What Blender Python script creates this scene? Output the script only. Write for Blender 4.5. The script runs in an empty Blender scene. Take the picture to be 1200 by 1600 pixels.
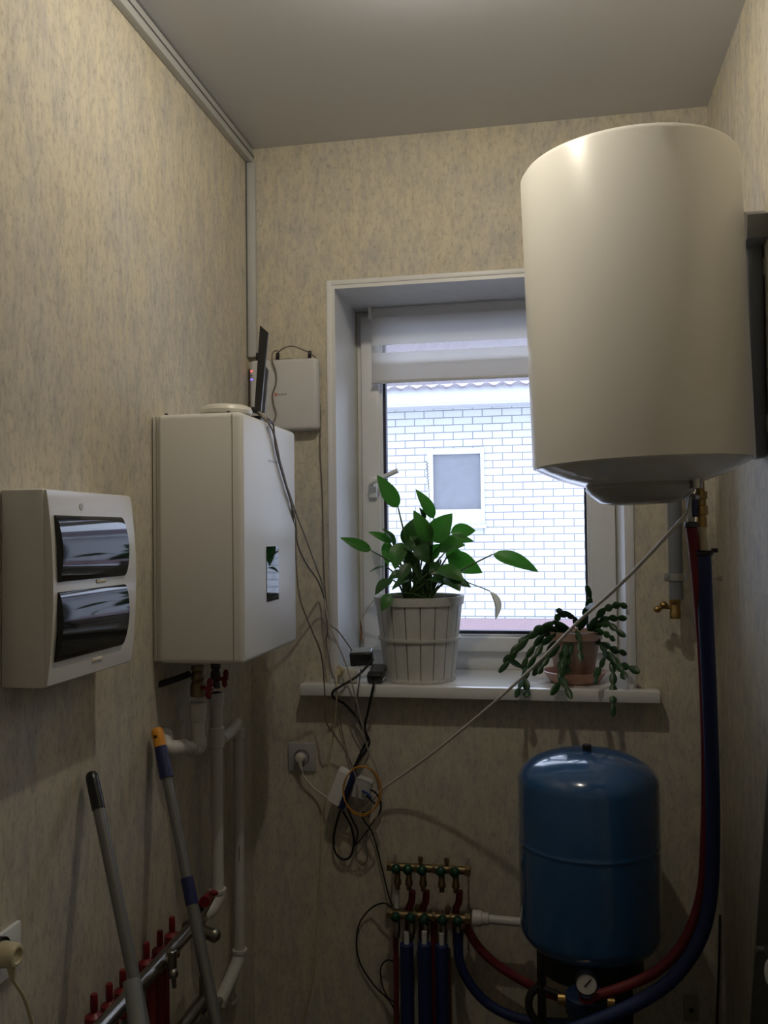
import bpy, bmesh, math, random
from mathutils import Vector, Matrix, Quaternion, noise
random.seed(7)
SC = bpy.context.scene
COL = SC.collection
R = math.radians

# ------------------------------------------------------------------ camera
CAM = Vector((0.0, -2.85, 1.62)); YAW, PITCH, ROLL, FPX = 0.1855, 0.0239, -0.0117, 1400.0
_fw = Vector((-math.sin(YAW)*math.cos(PITCH), math.cos(YAW)*math.cos(PITCH), math.sin(PITCH)))
_r0 = Vector((math.cos(YAW), math.sin(YAW), 0)); _u0 = _r0.cross(_fw)
RT = _r0*math.cos(ROLL) + _u0*math.sin(ROLL); UP = _u0*math.cos(ROLL) - _r0*math.sin(ROLL)
cd = bpy.data.cameras.new('camera'); cam = bpy.data.objects.new('camera', cd); COL.objects.link(cam)
m3 = Matrix((RT, UP, -_fw)).transposed()
cam.matrix_world = Matrix.Translation(CAM) @ m3.to_4x4()
cd.sensor_fit = 'VERTICAL'; cd.sensor_height = 36.0; cd.lens = 36.0*FPX/1600.0; cd.clip_start = 0.02; cd.clip_end = 200
SC.camera = cam
# ------------------------------------------------------------------ view + world
SC.view_settings.view_transform = 'Standard'; SC.view_settings.look = 'None'
SC.view_settings.gamma = 1.0; SC.view_settings.use_curve_mapping = False
SC.view_settings.exposure = 0.0
SKY = 4.6; LAMP_W = 17.0; LAMP_COL = (1.0, 0.90, 0.72)
W = bpy.data.worlds.new('overcast_sky'); SC.world = W; W.use_nodes = True
wn = W.node_tree.nodes; wl = W.node_tree.links
bg = wn['Background']; bg.inputs['Strength'].default_value = SKY
tc = wn.new('ShaderNodeTexCoord'); sx = wn.new('ShaderNodeSeparateXYZ'); wr = wn.new('ShaderNodeValToRGB')
wl.new(tc.outputs['Generated'], sx.inputs[0]); wl.new(sx.outputs['Z'], wr.inputs[0]); wl.new(wr.outputs[0], bg.inputs['Color'])
wr.color_ramp.elements[0].color = (0.72, 0.81, 1.0, 1); wr.color_ramp.elements[1].color = (0.75, 0.83, 1.0, 1)
# window portal so that daylight is sampled through the opening
pl = bpy.data.lights.new('window_portal', 'AREA'); pl.shape = 'RECTANGLE'; pl.size = 1.0; pl.size_y = 1.4
pl.cycles.is_portal = True
po = bpy.data.objects.new('window_portal', pl); COL.objects.link(po); po.location = (-0.235, 0.42, 1.80); po.rotation_euler = (R(-90), 0, 0)

# ------------------------------------------------------------------ geometry of the room
L, RW, H = -0.987, 0.486, 2.915
REAR = -3.45
WX0, WX1, WZ0, WZ1 = -0.703, 0.230, 1.139, 2.437    # window opening
WY = 0.31                                             # plane of the window frame (room face)

def at(px, py, y=None, x=None, z=None):
    """point of the place seen at a pixel of the photo, on the given plane"""
    d = _fw + RT*((px-600)/FPX) - UP*((py-800)/FPX)
    if y is not None: t = (y-CAM.y)/d.y
    elif x is not None: t = (x-CAM.x)/d.x
    else: t = (z-CAM.z)/d.z
    return CAM + d*t

# ------------------------------------------------------------------ materials
MATS = {}
def mat(name, col, rough=0.5, metal=0.0, var=0.04, nscale=30.0, spec=0.5, coat=0.0, bump=0.0, emit=None, trans=0.0):
    if name in MATS: return MATS[name]
    m = bpy.data.materials.new(name); m.use_nodes = True; MATS[name] = m
    n, l = m.node_tree.nodes, m.node_tree.links
    b = n['Principled BSDF']
    b.inputs['Roughness'].default_value = rough; b.inputs['Metallic'].default_value = metal
    b.inputs['Specular IOR Level'].default_value = spec; b.inputs['Coat Weight'].default_value = coat
    b.inputs['Coat Roughness'].default_value = 0.05
    if trans: b.inputs['Transmission Weight'].default_value = trans
    t = n.new('ShaderNodeTexCoord'); nz = n.new('ShaderNodeTexNoise'); nz.inputs['Scale'].default_value = nscale
    nz.inputs['Detail'].default_value = 4
    rp = n.new('ShaderNodeValToRGB')
    rp.color_ramp.elements[0].position = 0.3; rp.color_ramp.elements[1].position = 0.7
    rp.color_ramp.elements[0].color = tuple(max(0, c*(1-var)) for c in col)+(1,)
    rp.color_ramp.elements[1].color = tuple(min(1, c*(1+var)) for c in col)+(1,)
    l.new(t.outputs['Object'], nz.inputs['Vector']); l.new(nz.outputs['Fac'], rp.inputs[0]); l.new(rp.outputs[0], b.inputs['Base Color'])
    if bump:
        bp = n.new('ShaderNodeBump'); bp.inputs['Strength'].default_value = bump; bp.inputs['Distance'].default_value = 0.002
        l.new(nz.outputs['Fac'], bp.inputs['Height']); l.new(bp.outputs[0], b.inputs['Normal'])
    if emit:
        b.inputs['Emission Color'].default_value = tuple(emit[0])+(1,); b.inputs['Emission Strength'].default_value = emit[1]
    return m

def wallpaper():
    m = bpy.data.materials.new('cream_wallpaper'); m.use_nodes = True; n, l = m.node_tree.nodes, m.node_tree.links
    b = n['Principled BSDF']; b.inputs['Roughness'].default_value = 0.62; b.inputs['Specular IOR Level'].default_value = 0.35
    t = n.new('ShaderNodeTexCoord')
    def noi(scale, stretch, det=6, rough=0.6):
        mp = n.new('ShaderNodeMapping'); mp.inputs['Scale'].default_value = (1, 1, stretch*1.2)
        nz = n.new('ShaderNodeTexNoise'); nz.inputs['Scale'].default_value = scale; nz.inputs['Detail'].default_value = det
        nz.inputs['Roughness'].default_value = rough
        l.new(t.outputs['Object'], mp.inputs[0]); l.new(mp.outputs[0], nz.inputs['Vector']); return nz
    def ramp(src, p0, c0, p1, c1):
        r = n.new('ShaderNodeValToRGB'); e = r.color_ramp.elements
        e[0].position = p0; e[0].color = c0+(1,); e[1].position = p1; e[1].color = c1+(1,); l.new(src, r.inputs[0]); return r
    def mix(kind, fac, a, bb):
        x = n.new('ShaderNodeMix'); x.data_type = 'RGBA'; x.blend_type = kind
        if isinstance(fac, float): x.inputs[0].default_value = fac
        else: l.new(fac, x.inputs[0])
        l.new(a, x.inputs[6]); l.new(bb, x.inputs[7]); return x.outputs[2]
    big = noi(6.0, 0.40, 5, 0.6); mid = noi(30, 0.30, 6, 0.7); fine = noi(85, 0.40, 5, 0.7)
    c_big = ramp(big.outputs['Fac'], 0.38, (0.61, 0.55, 0.41), 0.62, (0.54, 0.51, 0.47))
    c_mid = ramp(mid.outputs['Fac'], 0.36, (0.42, 0.40, 0.37), 0.58, (0.67, 0.61, 0.475))
    a = mix('MIX', 0.55, c_big.outputs[0], c_mid.outputs[0])
    k = ramp(fine.outputs['Fac'], 0.36, (0.55, 0.54, 0.54), 0.50, (1, 1, 1))
    a = mix('MULTIPLY', 0.50, a, k.outputs[0])
    l.new(a, b.inputs['Base Color'])
    bp = n.new('ShaderNodeBump'); bp.inputs['Strength'].default_value = 0.35; bp.inputs['Distance'].default_value = 0.0015
    l.new(mid.outputs['Fac'], bp.inputs['Height']); l.new(bp.outputs[0], b.inputs['Normal'])
    return m
PAPER = wallpaper()

def thin_glass(name, tint=(0.95, 0.97, 1.0), refl=1.0):
    m = bpy.data.materials.new(name); m.use_nodes = True; n, l = m.node_tree.nodes, m.node_tree.links
    for x in list(n):
        if x.type != 'OUTPUT_MATERIAL': n.remove(x)
    out = [x for x in n if x.type == 'OUTPUT_MATERIAL'][0]
    tr = n.new('ShaderNodeBsdfTransparent'); tr.inputs[0].default_value = tint+(1,)
    gl = n.new('ShaderNodeBsdfGlossy'); gl.inputs['Roughness'].default_value = 0.02
    fr = n.new('ShaderNodeFresnel'); fr.inputs[0].default_value = 1.45
    mx = n.new('ShaderNodeMixShader'); l.new(fr.outputs[0], mx.inputs[0]); l.new(tr.outputs[0], mx.inputs[1]); l.new(gl.outputs[0], mx.inputs[2])
    l.new(mx.outputs[0], out.inputs[0]); return m

def cloth(name, col, transl, clear=0.0):
    m = bpy.data.materials.new(name); m.use_nodes = True; n, l = m.node_tree.nodes, m.node_tree.links
    for x in list(n):
        if x.type != 'OUTPUT_MATERIAL': n.remove(x)
    out = [x for x in n if x.type == 'OUTPUT_MATERIAL'][0]
    d = n.new('ShaderNodeBsdfDiffuse'); t = n.new('ShaderNodeBsdfTranslucent'); mx = n.new('ShaderNodeMixShader'); mx.inputs[0].default_value = transl
    tcn = n.new('ShaderNodeTexCoord'); wv = n.new('ShaderNodeTexNoise'); wv.inputs['Scale'].default_value = 260
    rp = n.new('ShaderNodeValToRGB'); rp.color_ramp.elements[0].color = tuple(c*0.93 for c in col)+(1,); rp.color_ramp.elements[1].color = col+(1,)
    l.new(tcn.outputs['Object'], wv.inputs['Vector']); l.new(wv.outputs['Fac'], rp.inputs[0]); l.new(rp.outputs[0], d.inputs[0]); l.new(rp.outputs[0], t.inputs[0])
    l.new(d.outputs[0], mx.inputs[1]); l.new(t.outputs[0], mx.inputs[2]); res = mx
    if clear:
        c = n.new('ShaderNodeBsdfTransparent'); m2 = n.new('ShaderNodeMixShader'); m2.inputs[0].default_value = clear
        l.new(mx.outputs[0], m2.inputs[1]); l.new(c.outputs[0], m2.inputs[2]); res = m2
    l.new(res.outputs[0], out.inputs[0]); return m

def leaf_mat(name, col, transl=0.35):
    m = bpy.data.materials.new(name); m.use_nodes = True; n, l = m.node_tree.nodes, m.node_tree.links
    b = n['Principled BSDF']; b.inputs['Roughness'].default_value = 0.38; out = [x for x in n if x.type == 'OUTPUT_MATERIAL'][0]
    tcn = n.new('ShaderNodeTexCoord'); nz = n.new('ShaderNodeTexNoise'); nz.inputs['Scale'].default_value = 18
    rp = n.new('ShaderNodeValToRGB'); rp.color_ramp.elements[0].color = tuple(c*0.75 for c in col)+(1,); rp.color_ramp.elements[1].color = tuple(min(1, c*1.25) for c in col)+(1,)
    l.new(tcn.outputs['Object'], nz.inputs['Vector']); l.new(nz.outputs['Fac'], rp.inputs[0]); l.new(rp.outputs[0], b.inputs['Base Color'])
    t = n.new('ShaderNodeBsdfTranslucent'); t.inputs[0].default_value = tuple(min(1, c*2.2) for c in col)+(1,)
    mx = n.new('ShaderNodeMixShader'); mx.inputs[0].default_value = transl
    l.new(b.outputs[0], mx.inputs[1]); l.new(t.outputs[0], mx.inputs[2]); l.new(mx.outputs[0], out.inputs[0]); return m

WHITE = mat('white_plastic', (0.78, 0.78, 0.77), 0.35, var=0.02)
WPVC = mat('white_window_pvc', (0.82, 0.82, 0.82), 0.28, var=0.015)
REVEAL = mat('white_reveal_panel', (0.74, 0.75, 0.77), 0.4, var=0.02)
SILLM = mat('white_sill_laminate', (0.76, 0.76, 0.75), 0.25, var=0.02)
ENAMEL = mat('white_enamel', (0.76, 0.75, 0.72), 0.32, var=0.012, nscale=6)
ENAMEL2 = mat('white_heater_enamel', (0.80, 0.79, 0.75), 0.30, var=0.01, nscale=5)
GREYPL = mat('grey_white_plastic', (0.60, 0.60, 0.61), 0.4, var=0.02)
DARKPL = mat('dark_grey_plastic', (0.06, 0.06, 0.065), 0.35)
BLACK = mat('black_plastic', (0.012, 0.012, 0.014), 0.3)
RUBBER = mat('black_rubber', (0.010, 0.010, 0.011), 0.55)
GASKET = mat('dark_window_gasket', (0.03, 0.03, 0.06), 0.5)
CEILM = mat('satin_ceiling_film', (0.60, 0.61, 0.64), 0.28, var=0.01, nscale=3, spec=0.5)
TRIMM = mat('grey_trunking_plastic', (0.50, 0.51, 0.52), 0.4, var=0.02)
FLOORM = mat('grey_floor_tile', (0.08, 0.07, 0.06), 0.5, var=0.2, nscale=8)
PPR = mat('white_polypropylene', (0.62, 0.61, 0.58), 0.42, var=0.03)
BRASS = mat('brass', (0.42, 0.28, 0.11), 0.36, metal=1.0, var=0.12)
NICKEL = mat('nickel_plated_brass', (0.30, 0.28, 0.25), 0.32, metal=1.0, var=0.1)
STEEL = mat('steel', (0.5, 0.5, 0.5), 0.3, metal=1.0)
REDPL = mat('red_plastic', (0.20, 0.010, 0.016), 0.35)
REDH = mat('red_foam_insulation', (0.15, 0.010, 0.016), 0.6)
BLUEH = mat('blue_foam_insulation', (0.010, 0.022, 0.10), 0.6)
TANKM = mat('blue_tank_paint', (0.026, 0.098, 0.255), 0.16, var=0.06, nscale=4, coat=0.6)
GREENK = mat('green_valve_knob', (0.008, 0.05, 0.03), 0.12)
ALU = mat('grey_aluminium_tube', (0.20, 0.20, 0.20), 0.35, metal=0.5)
NAVY = mat('navy_plastic', (0.012, 0.018, 0.09), 0.4)
ORANGE = mat('orange_plastic', (0.72, 0.30, 0.02), 0.4)
ORANGEC = mat('orange_cable', (0.55, 0.24, 0.03), 0.4)
CREAM = mat('cream_plastic', (0.62, 0.55, 0.36), 0.35)
GREYC = mat('grey_cable', (0.16, 0.14, 0.13), 0.5)
WHITEC = mat('white_cable', (0.62, 0.60, 0.55), 0.45)
BLUEC = mat('blue_cable', (0.02, 0.05, 0.22), 0.45)
TERRA = mat('peach_plastic_pot', (0.52, 0.29, 0.20), 0.4)
SOIL = mat('dark_soil', (0.02, 0.014, 0.01), 0.95, var=0.4, nscale=90, bump=1.0)
WOODW = mat('white_painted_wood', (0.58, 0.57, 0.53), 0.55, var=0.07, nscale=25, bump=0.2)
PIPEG = mat('grey_sewer_plastic', (0.16, 0.17, 0.19), 0.35)
GLASSW = thin_glass('window_glass')
SMOKE = mat('smoked_plastic', (0.010, 0.012, 0.016), 0.05, var=0.0, spec=0.45)
LEAF = leaf_mat('lily_leaf', (0.085, 0.215, 0.055), 0.5)
LEAFD = leaf_mat('dark_lily_leaf', (0.035, 0.12, 0.03), 0.35)
STEMM = leaf_mat('lily_stem', (0.05, 0.11, 0.025), 0.15)
CACT = leaf_mat('cactus_segment', (0.018, 0.065, 0.018), 0.2)
SPATHE = leaf_mat('cream_spathe', (0.62, 0.60, 0.42), 0.4)

# ------------------------------------------------------------------ mesh helpers
def NB(): return bmesh.new()
def box(bm, lo, hi, bev=0.0, seg=2, M=None):
    lo, hi = Vector(lo), Vector(hi)
    r = bmesh.ops.create_cube(bm, size=1.0); vs = r['verts']
    c = (lo+hi)/2; s = hi-lo
    for v in vs: v.co = Vector((v.co.x*s.x+c.x, v.co.y*s.y+c.y, v.co.z*s.z+c.z))
    if bev:
        es = list({e for v in vs for e in v.link_edges})
        rr = bmesh.ops.bevel(bm, geom=es, offset=bev, segments=seg, affect='EDGES', profile=0.5)
        vs = list({v for f in rr['faces'] for v in f.verts} | {v for v in vs if v.is_valid})
    if M is not None:
        seen = set(); st = [v for v in vs if v.is_valid]
        while st:
            v = st.pop()
            if v in seen: continue
            seen.add(v); st += [e.other_vert(v) for e in v.link_edges]
        for v in seen: v.co = M @ v.co
    return bm
def obox(bm, c, size, rot=(0, 0, 0), bev=0.0, seg=2):
    from mathutils import Euler
    M = Matrix.Translation(Vector(c)) @ Euler(rot).to_matrix().to_4x4()
    s = Vector(size)/2
    return box(bm, -s, s, bev, seg, M)
def frame_to(d):
    return Vector((0, 0, 1)).rotation_difference(Vector(d).normalized()).to_matrix().to_4x4()
def lathe(bm, prof, origin=(0, 0, 0), axis=(0, 0, 1), n=32, squash=None):
    """prof: (radius, height) list; closes onto the axis where radius is 0"""
    M = Matrix.Translation(Vector(origin)) @ frame_to(axis)
    rings = []
    for r, h in prof:
        if r <= 1e-6: rings.append([bm.verts.new(M @ Vector((0, 0, h)))])
        else: rings.append([bm.verts.new(M @ Vector((r*math.cos(2*math.pi*k/n), r*math.sin(2*math.pi*k/n), h))) for k in range(n)])
    for a, b in zip(rings, rings[1:]):
        for k in range(n):
            k2 = (k+1) % n
            if len(a) == 1 and len(b) == 1: break
            if len(a) == 1: bm.faces.new((a[0], b[k2], b[k]))
            elif len(b) == 1: bm.faces.new((a[k], a[k2], b[0]))
            else: bm.faces.new((a[k], a[k2], b[k2], b[k]))
    return bm
def cyl(bm, a, b, r, n=20, r2=None, bev=0.0):
    a, b = Vector(a), Vector(b); h = (b-a).length; r2 = r if r2 is None else r2
    if bev: pr = [(0, 0), (r-bev, 0), (r, bev), (r2, h-bev), (r2-bev, h), (0, h)]
    else: pr = [(0, 0), (r, 0), (r2, h), (0, h)]
    return lathe(bm, pr, a, b-a, n)
def ball(bm, c, r, sc=(1, 1, 1), n=16):
    m = n//2
    M = Vector(c); rings = []
    for i in range(m+1):
        t = math.pi*i/m
        if i in (0, m): rings.append([bm.verts.new(M+Vector((0, 0, r*math.cos(t)*sc[2])))])
        else: rings.append([bm.verts.new(M+Vector((r*math.sin(t)*math.cos(2*math.pi*k/n)*sc[0], r*math.sin(t)*math.sin(2*math.pi*k/n)*sc[1], r*math.cos(t)*sc[2]))) for k in range(n)])
    for a, b in zip(rings, rings[1:]):
        for k in range(n):
            k2 = (k+1) % n
            if len(a) == 1: bm.faces.new((a[0], b[k], b[k2]))
            elif len(b) == 1: bm.faces.new((a[k2], a[k], b[0]))
            else: bm.faces.new((a[k2], a[k], b[k], b[k2]))
    return bm
def spline(pts, sub=6, closed=False):
    pts = [Vector(p) for p in pts]; n = len(pts)
    if n == 2 and not closed: return pts
    out = []
    rng = range(n if closed else n-1)
    for i in rng:
        g = lambda k: pts[k % n] if closed else pts[min(max(k, 0), n-1)]
        p0, p1, p2, p3 = g(i-1), g(i), g(i+1), g(i+2)
        for s in range(sub):
            t = s/sub
            out.append(0.5*((2*p1)+(p2-p0)*t+(2*p0-5*p1+4*p2-p3)*t*t+(3*p1-p0-3*p2+p3)*t**3))
    if not closed: out.append(pts[-1])
    return out
def tube(bm, pts, r, n=10, sub=6, closed=False, smooth=True, radii=None):
    P = spline(pts, sub, closed) if smooth else [Vector(p) for p in pts]
    m = len(P)
    T = []
    for i in range(m):
        a = P[(i-1) % m] if (closed or i > 0) else P[i]; b = P[(i+1) % m] if (closed or i < m-1) else P[i]
        d = (b-a); T.append(d.normalized() if d.length > 1e-9 else Vector((0, 0, 1)))
    up = Vector((0, 0, 1)) if abs(T[0].z) < 0.9 else Vector((1, 0, 0))
    nrm = (up - T[0]*up.dot(T[0])).normalized(); rings = []
    for i in range(m):
        if i: nrm = T[i-1].rotation_difference(T[i]) @ nrm
        bn = T[i].cross(nrm).normalized(); rr = r if radii is None else radii[0]+(radii[1]-radii[0])*i/(m-1)
        rings.append([bm.verts.new(P[i]+(nrm*math.cos(2*math.pi*k/n)+bn*math.sin(2*math.pi*k/n))*rr) for k in range(n)])
    for i in range(m if closed else m-1):
        a, b = rings[i], rings[(i+1) % m]
        for k in range(n): bm.faces.new((a[k], a[(k+1) % n], b[(k+1) % n], b[k]))
    if not closed:
        bm.faces.new(rings[0][::-1]); bm.faces.new(rings[-1])
    return bm
def prism(bm, poly, ext):
    """poly: list of 3-D points of a flat outline, ext: extrusion vector"""
    a = [bm.verts.new(Vector(p)) for p in poly]; b = [bm.verts.new(Vector(p)+Vector(ext)) for p in poly]; n = len(a)
    bm.faces.new(a[::-1]); bm.faces.new(b)
    for k in range(n): bm.faces.new((a[k], a[(k+1) % n], b[(k+1) % n], b[k]))
    return bm

def emit_obj(name, bm, m, parent=None, base=Vector((0, 0, 0)), smooth=True):
    bmesh.ops.translate(bm, verts=bm.verts, vec=-Vector(base))
    bmesh.ops.recalc_face_normals(bm, faces=bm.faces)
    me = bpy.data.meshes.new(name); bm.to_mesh(me); bm.free()
    if smooth:
        me.shade_smooth(); me.set_sharp_from_angle(angle=R(38))
    me.materials.append(m)
    o = bpy.data.objects.new(name, me); COL.objects.link(o)
    if parent is not None: o.parent = parent
    return o
class Thing:
    def __init__(s, name, label, cat, base, group=None):
        s.e = bpy.data.objects.new(name, None); COL.objects.link(s.e); s.base = Vector(base); s.e.location = s.base
        s.e.empty_display_size = 0.05
        s.e['label'] = label; s.e['category'] = cat
        if group: s.e['group'] = group
    def part(s, name, bm, m, parent=None, label=None, smooth=True):
        o = emit_obj(name, bm, m, parent or s.e, s.base, smooth)
        if label: o['label'] = label
        return o
def single(name, label, cat, bm, m, base, group=None):
    o = emit_obj(name, bm, m, None, base); o.location = Vector(base); o['label'] = label; o['category'] = cat
    if group: o['group'] = group
    return o
def struct(name, bm, m, parent=None):
    o = emit_obj(name, bm, m, parent)
    if parent is None: o['kind'] = 'structure'
    return o

# ================================================================== ROOM
T = 0.12
b = NB(); box(b, (L-T, REAR-T, 0), (L, 0, H+0.1)); struct('wall_left', b, PAPER)
b = NB(); box(b, (RW, REAR-T, 0), (RW+T, 0, H+0.1)); struct('wall_right', b, PAPER)
b = NB()
WT = 0.40
box(b, (L-T, 0, 0), (WX0, WT, H+0.1)); box(b, (WX1, 0, 0), (RW+T, WT, H+0.1))
box(b, (WX0, 0, 0), (WX1, WT, WZ0-0.035)); box(b, (WX0, 0, WZ1), (WX1, WT, H+0.1)); struct('wall_back', b, PAPER)
b = NB(); box(b, (L, REAR-T, 0), (RW, REAR, H+0.1)); struct('wall_rear', b, PAPER)
b = NB(); box(b, (L, REAR, H), (RW, 0, H+0.1)); struct('ceiling', b, CEILM)
b = NB(); box(b, (L-T, REAR-T, -0.1), (RW+T, WT, 0)); struct('floor', b, FLOORM)
# door in the wall behind the camera, unseen, made white to bounce fill light
b = NB(); box(b, (-0.62, REAR, 0.0), (0.22, REAR+0.035, 2.06), 0.004); dr = struct('door_1', b, mat('white_door', (0.72, 0.71, 0.68), 0.4))
b = NB(); box(b, (-0.70, REAR, 0), (-0.62, REAR+0.05, 2.14)); box(b, (0.22, REAR, 0), (0.30, REAR+0.05, 2.14)); box(b, (-0.62, REAR, 2.06), (0.22, REAR+0.05, 2.14)); struct('door_frame', b, MATS['white_door'], dr)
b = NB(); cyl(b, (-0.55, REAR+0.03, 1.0), (-0.55, REAR+0.08, 1.0), 0.012); cyl(b, (-0.555, REAR+0.08, 1.0), (-0.44, REAR+0.08, 1.0), 0.009); struct('door_handle', b, STEEL, dr)

# window reveals (white panels), with a narrow casing strip on the wall face
b = NB(); e = 0.012
box(b, (WX0-0.004, -0.003, WZ0), (WX0+e, WY+0.02, WZ1+0.002)); struct('trim_1', b, REVEAL)
b = NB(); box(b, (WX1-e, -0.003, WZ0), (WX1+0.004, WY+0.02, WZ1+0.002)); struct('trim_2', b, REVEAL)
b = NB(); box(b, (WX0+e, -0.003, WZ1-e), (WX1-e, WY+0.02, WZ1+0.004)); struct('trim_3', b, REVEAL)
b = NB(); box(b, (WX0-0.016, -0.006, WZ0), (WX0, 0.001, WZ1+0.016), 0.002); struct('trim_4', b, REVEAL)
b = NB(); box(b, (WX1, -0.006, WZ0), (WX1+0.016, 0.001, WZ1+0.016), 0.002); struct('trim_5', b, REVEAL)
b = NB(); box(b, (WX0, -0.006, WZ1), (WX1, 0.001, WZ1+0.016), 0.002); struct('trim_6', b, REVEAL)

# window: outer frame, sash, glass, gaskets, handle
fx0, fx1, fz0, fz1 = WX0+e, WX1-e, WZ0, WZ1-e
sx0, sx1 = at(566, 700, y=WY-0.0).x, at(963, 900, y=WY).x     # sash outer edges
gx0, gx1 = at(603, 800, y=WY+0.03).x, at(915, 800, y=WY+0.03).x
gz0 = at(760, 988, y=WY+0.03).z; sz0 = at(760, 1018, y=WY).z; gz1, sz1 = fz1-0.085, fz1-0.02
def ring(bm, x0, x1, z0, z1, ix0, ix1, iz0, iz1, y0, y1, bev=0.0):
    box(bm, (x0, y0, z0), (ix0, y1, z1), bev); box(bm, (ix1, y0, z0), (x1, y1, z1), bev)
    box(bm, (ix0, y0, z0), (ix1, y1, iz0), bev); box(bm, (ix0, y0, iz1), (ix1, y1, z1), bev)
b = NB(); ring(b, fx0, fx1, fz0, fz1, sx0+0.012, sx1-0.012, sz0+0.012, sz1-0.012, WY+0.012, WY+0.08, 0.003)
win = struct('window_1', b, WPVC)
b = NB(); ring(b, sx0, sx1, sz0, sz1, gx0-0.012, gx1+0.012, gz0-0.012, gz1+0.012, WY-0.012, WY+0.06, 0.006); struct('window_sash', b, WPVC, win)
b = NB(); ring(b, gx0-0.014, gx1+0.014, gz0-0.014, gz1+0.014, gx0-0.004, gx1+0.003, gz0-0.004, gz1+0.004, WY+0.002, WY+0.058, 0.002); struct('glazing_bead', b, WPVC, win)
b = NB(); ring(b, gx0-0.005, gx1+0.004, gz0-0.005, gz1+0.005, gx0+0.006, gx1-0.004, gz0+0.007, gz1-0.006, WY+0.018, WY+0.05, 0); struct('gasket', b, GASKET, win)
b = NB(); box(b, (gx0-0.004, WY+0.03, gz0-0.004), (gx1+0.003, WY+0.036, gz1+0.004)); struct('window_pane', b, GLASSW, win)
b = NB(); ring(b, fx0, fx1, fz0, fz1, fx0+0.004, fx1-0.004, fz0+0.001, fz1-0.004, WY+0.0, WY+0.02, 0); struct('sealing_strip', b, mat('beige_sealant', (0.48, 0.46, 0.38), 0.6), win)
# handle
hp = at(583, 762, y=WY-0.02); b = NB()
obox(b, (hp.x, WY-0.022, hp.z), (0.03, 0.02, 0.075), (0, 0, 0), 0.006); cyl(b, (hp.x, WY-0.02, hp.z+0.01), (hp.x, WY-0.062, hp.z+0.01), 0.010)
h2 = at(622, 735, y=WY-0.085)
tube(b, [(hp.x, WY-0.060, hp.z+0.01), (hp.x+0.02, WY-0.07, hp.z+0.022), h2], 0.0085, 12); struct('window_handle', b, WPVC, win)
# tiny blue protective film scrap on the frame
q = at(756, 1051, y=WY-0.002); b = NB(); box(b, (q.x-0.008, WY-0.0135, q.z-0.004), (q.x+0.008, WY-0.0125, q.z+0.004)); o = struct('film_scrap', b, BLUEC, win)
# sill
b = NB(); s0, s1 = at(468, 1065, y=-0.06), at(1032, 1088, y=-0.06)
box(b, (s0.x, -0.06, WZ0-0.037), (s1.x, 0.0, WZ0), 0.004); box(b, (WX0, -0.004, WZ0-0.037), (WX1, WY+0.03, WZ0)); struct('window_sill', b, SILLM)
# outer ledge
b = NB(); prism(b, [(WX0, WY+0.07, WZ0+0.02), (WX0, 0.52, WZ0-0.03), (WX0, 0.52, WZ0-0.05), (WX0, WY+0.07, WZ0-0.02)], (WX1-WX0, 0, 0)); struct('trim_7', b, SILLM)
# cable trunking: under the ceiling on the left wall and down the corner (fixed trim of the room)
def trunk(name, lo, hi):
    bb = NB(); box(bb, lo, hi, 0.003); return struct(name, bb, TRIMM)
trunk('trim_8', (L, -3.3, H-0.052), (L+0.022, 0.0, H-0.004)); trunk('trim_9', (L, -0.022, 2.21), (L+0.030, 0.0, H-0.052))
b = NB(); box(b, (L, -3.3, H-0.031), (L+0.0235, -0.0, H-0.026)); struct('trim_10', b, mat('dark_joint', (0.12, 0.12, 0.12), 0.6))
b = NB(); box(b, (L, -0.026, 2.21), (L+0.004, -0.022, H-0.052)); struct('trim_11', b, MATS['dark_joint'])

# ================================================================== OUTSIDE
FY = 8.5
def brickmat():
    m = bpy.data.materials.new('white_brick_masonry'); m.use_nodes = True; n, l = m.node_tree.nodes, m.node_tree.links
    bb = n['Principled BSDF']; bb.inputs['Roughness'].default_value = 0.8
    t = n.new('ShaderNodeTexCoord'); mp = n.new('ShaderNodeMapping'); mp.inputs['Rotation'].default_value = (R(-90), 0, 0)
    mp.inputs['Location'].default_value = (0.05, 0.0, 0.0)
    br = n.new('ShaderNodeTexBrick'); br.inputs['Scale'].default_value = 1.0; br.offset = 0.5
    br.inputs['Brick Width'].default_value = 0.2480; br.inputs['Row Height'].default_value = 0.0935; br.inputs['Mortar Size'].default_value = 0.0065
    br.inputs['Mortar Smooth'].default_value = 0.1
    br.inputs['Color1'].default_value = (0.46, 0.46, 0.455, 1); br.inputs['Color2'].default_value = (0.49, 0.49, 0.485, 1); br.inputs['Mortar'].default_value = (0.175, 0.175, 0.19, 1)
    l.new(t.outputs['Object'], mp.inputs[0]); l.new(mp.outputs[0], br.inputs['Vector']); l.new(br.outputs['Color'], bb.inputs['Base Color']); return m
nb = Thing('brick_house', 'white brick house across the yard seen through the window', 'house', (-0.8, FY, 0.0))
zs = at(700, 966, y=FY).z; zt = at(750, 634, y=FY-0.3).z
wl_, wr_ = at(668, 740, y=FY).x, at(757, 740, y=FY).x; wt_, wb_ = at(700, 701, y=FY).z, at(700, 822, y=FY).z
b = NB(); box(b, (-6, FY, zs), (wl_, FY+0.3, zt+0.2)); box(b, (wr_, FY, zs), (6, FY+0.3, zt+0.2)); box(b, (wl_, FY, zs), (wr_, FY+0.3, wb_)); box(b, (wl_, FY, wt_), (wr_, FY+0.3, zt+0.2))
BR = brickmat(); wallo = nb.part('brick_wall', b, BR, smooth=False)
b = NB(); box(b, (-6.05, FY-0.06, 0.0), (6.05, FY+0.3, zs)); nb.part('plinth', b, mat('pink_concrete', (0.27, 0.19, 0.20), 0.8))
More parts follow.
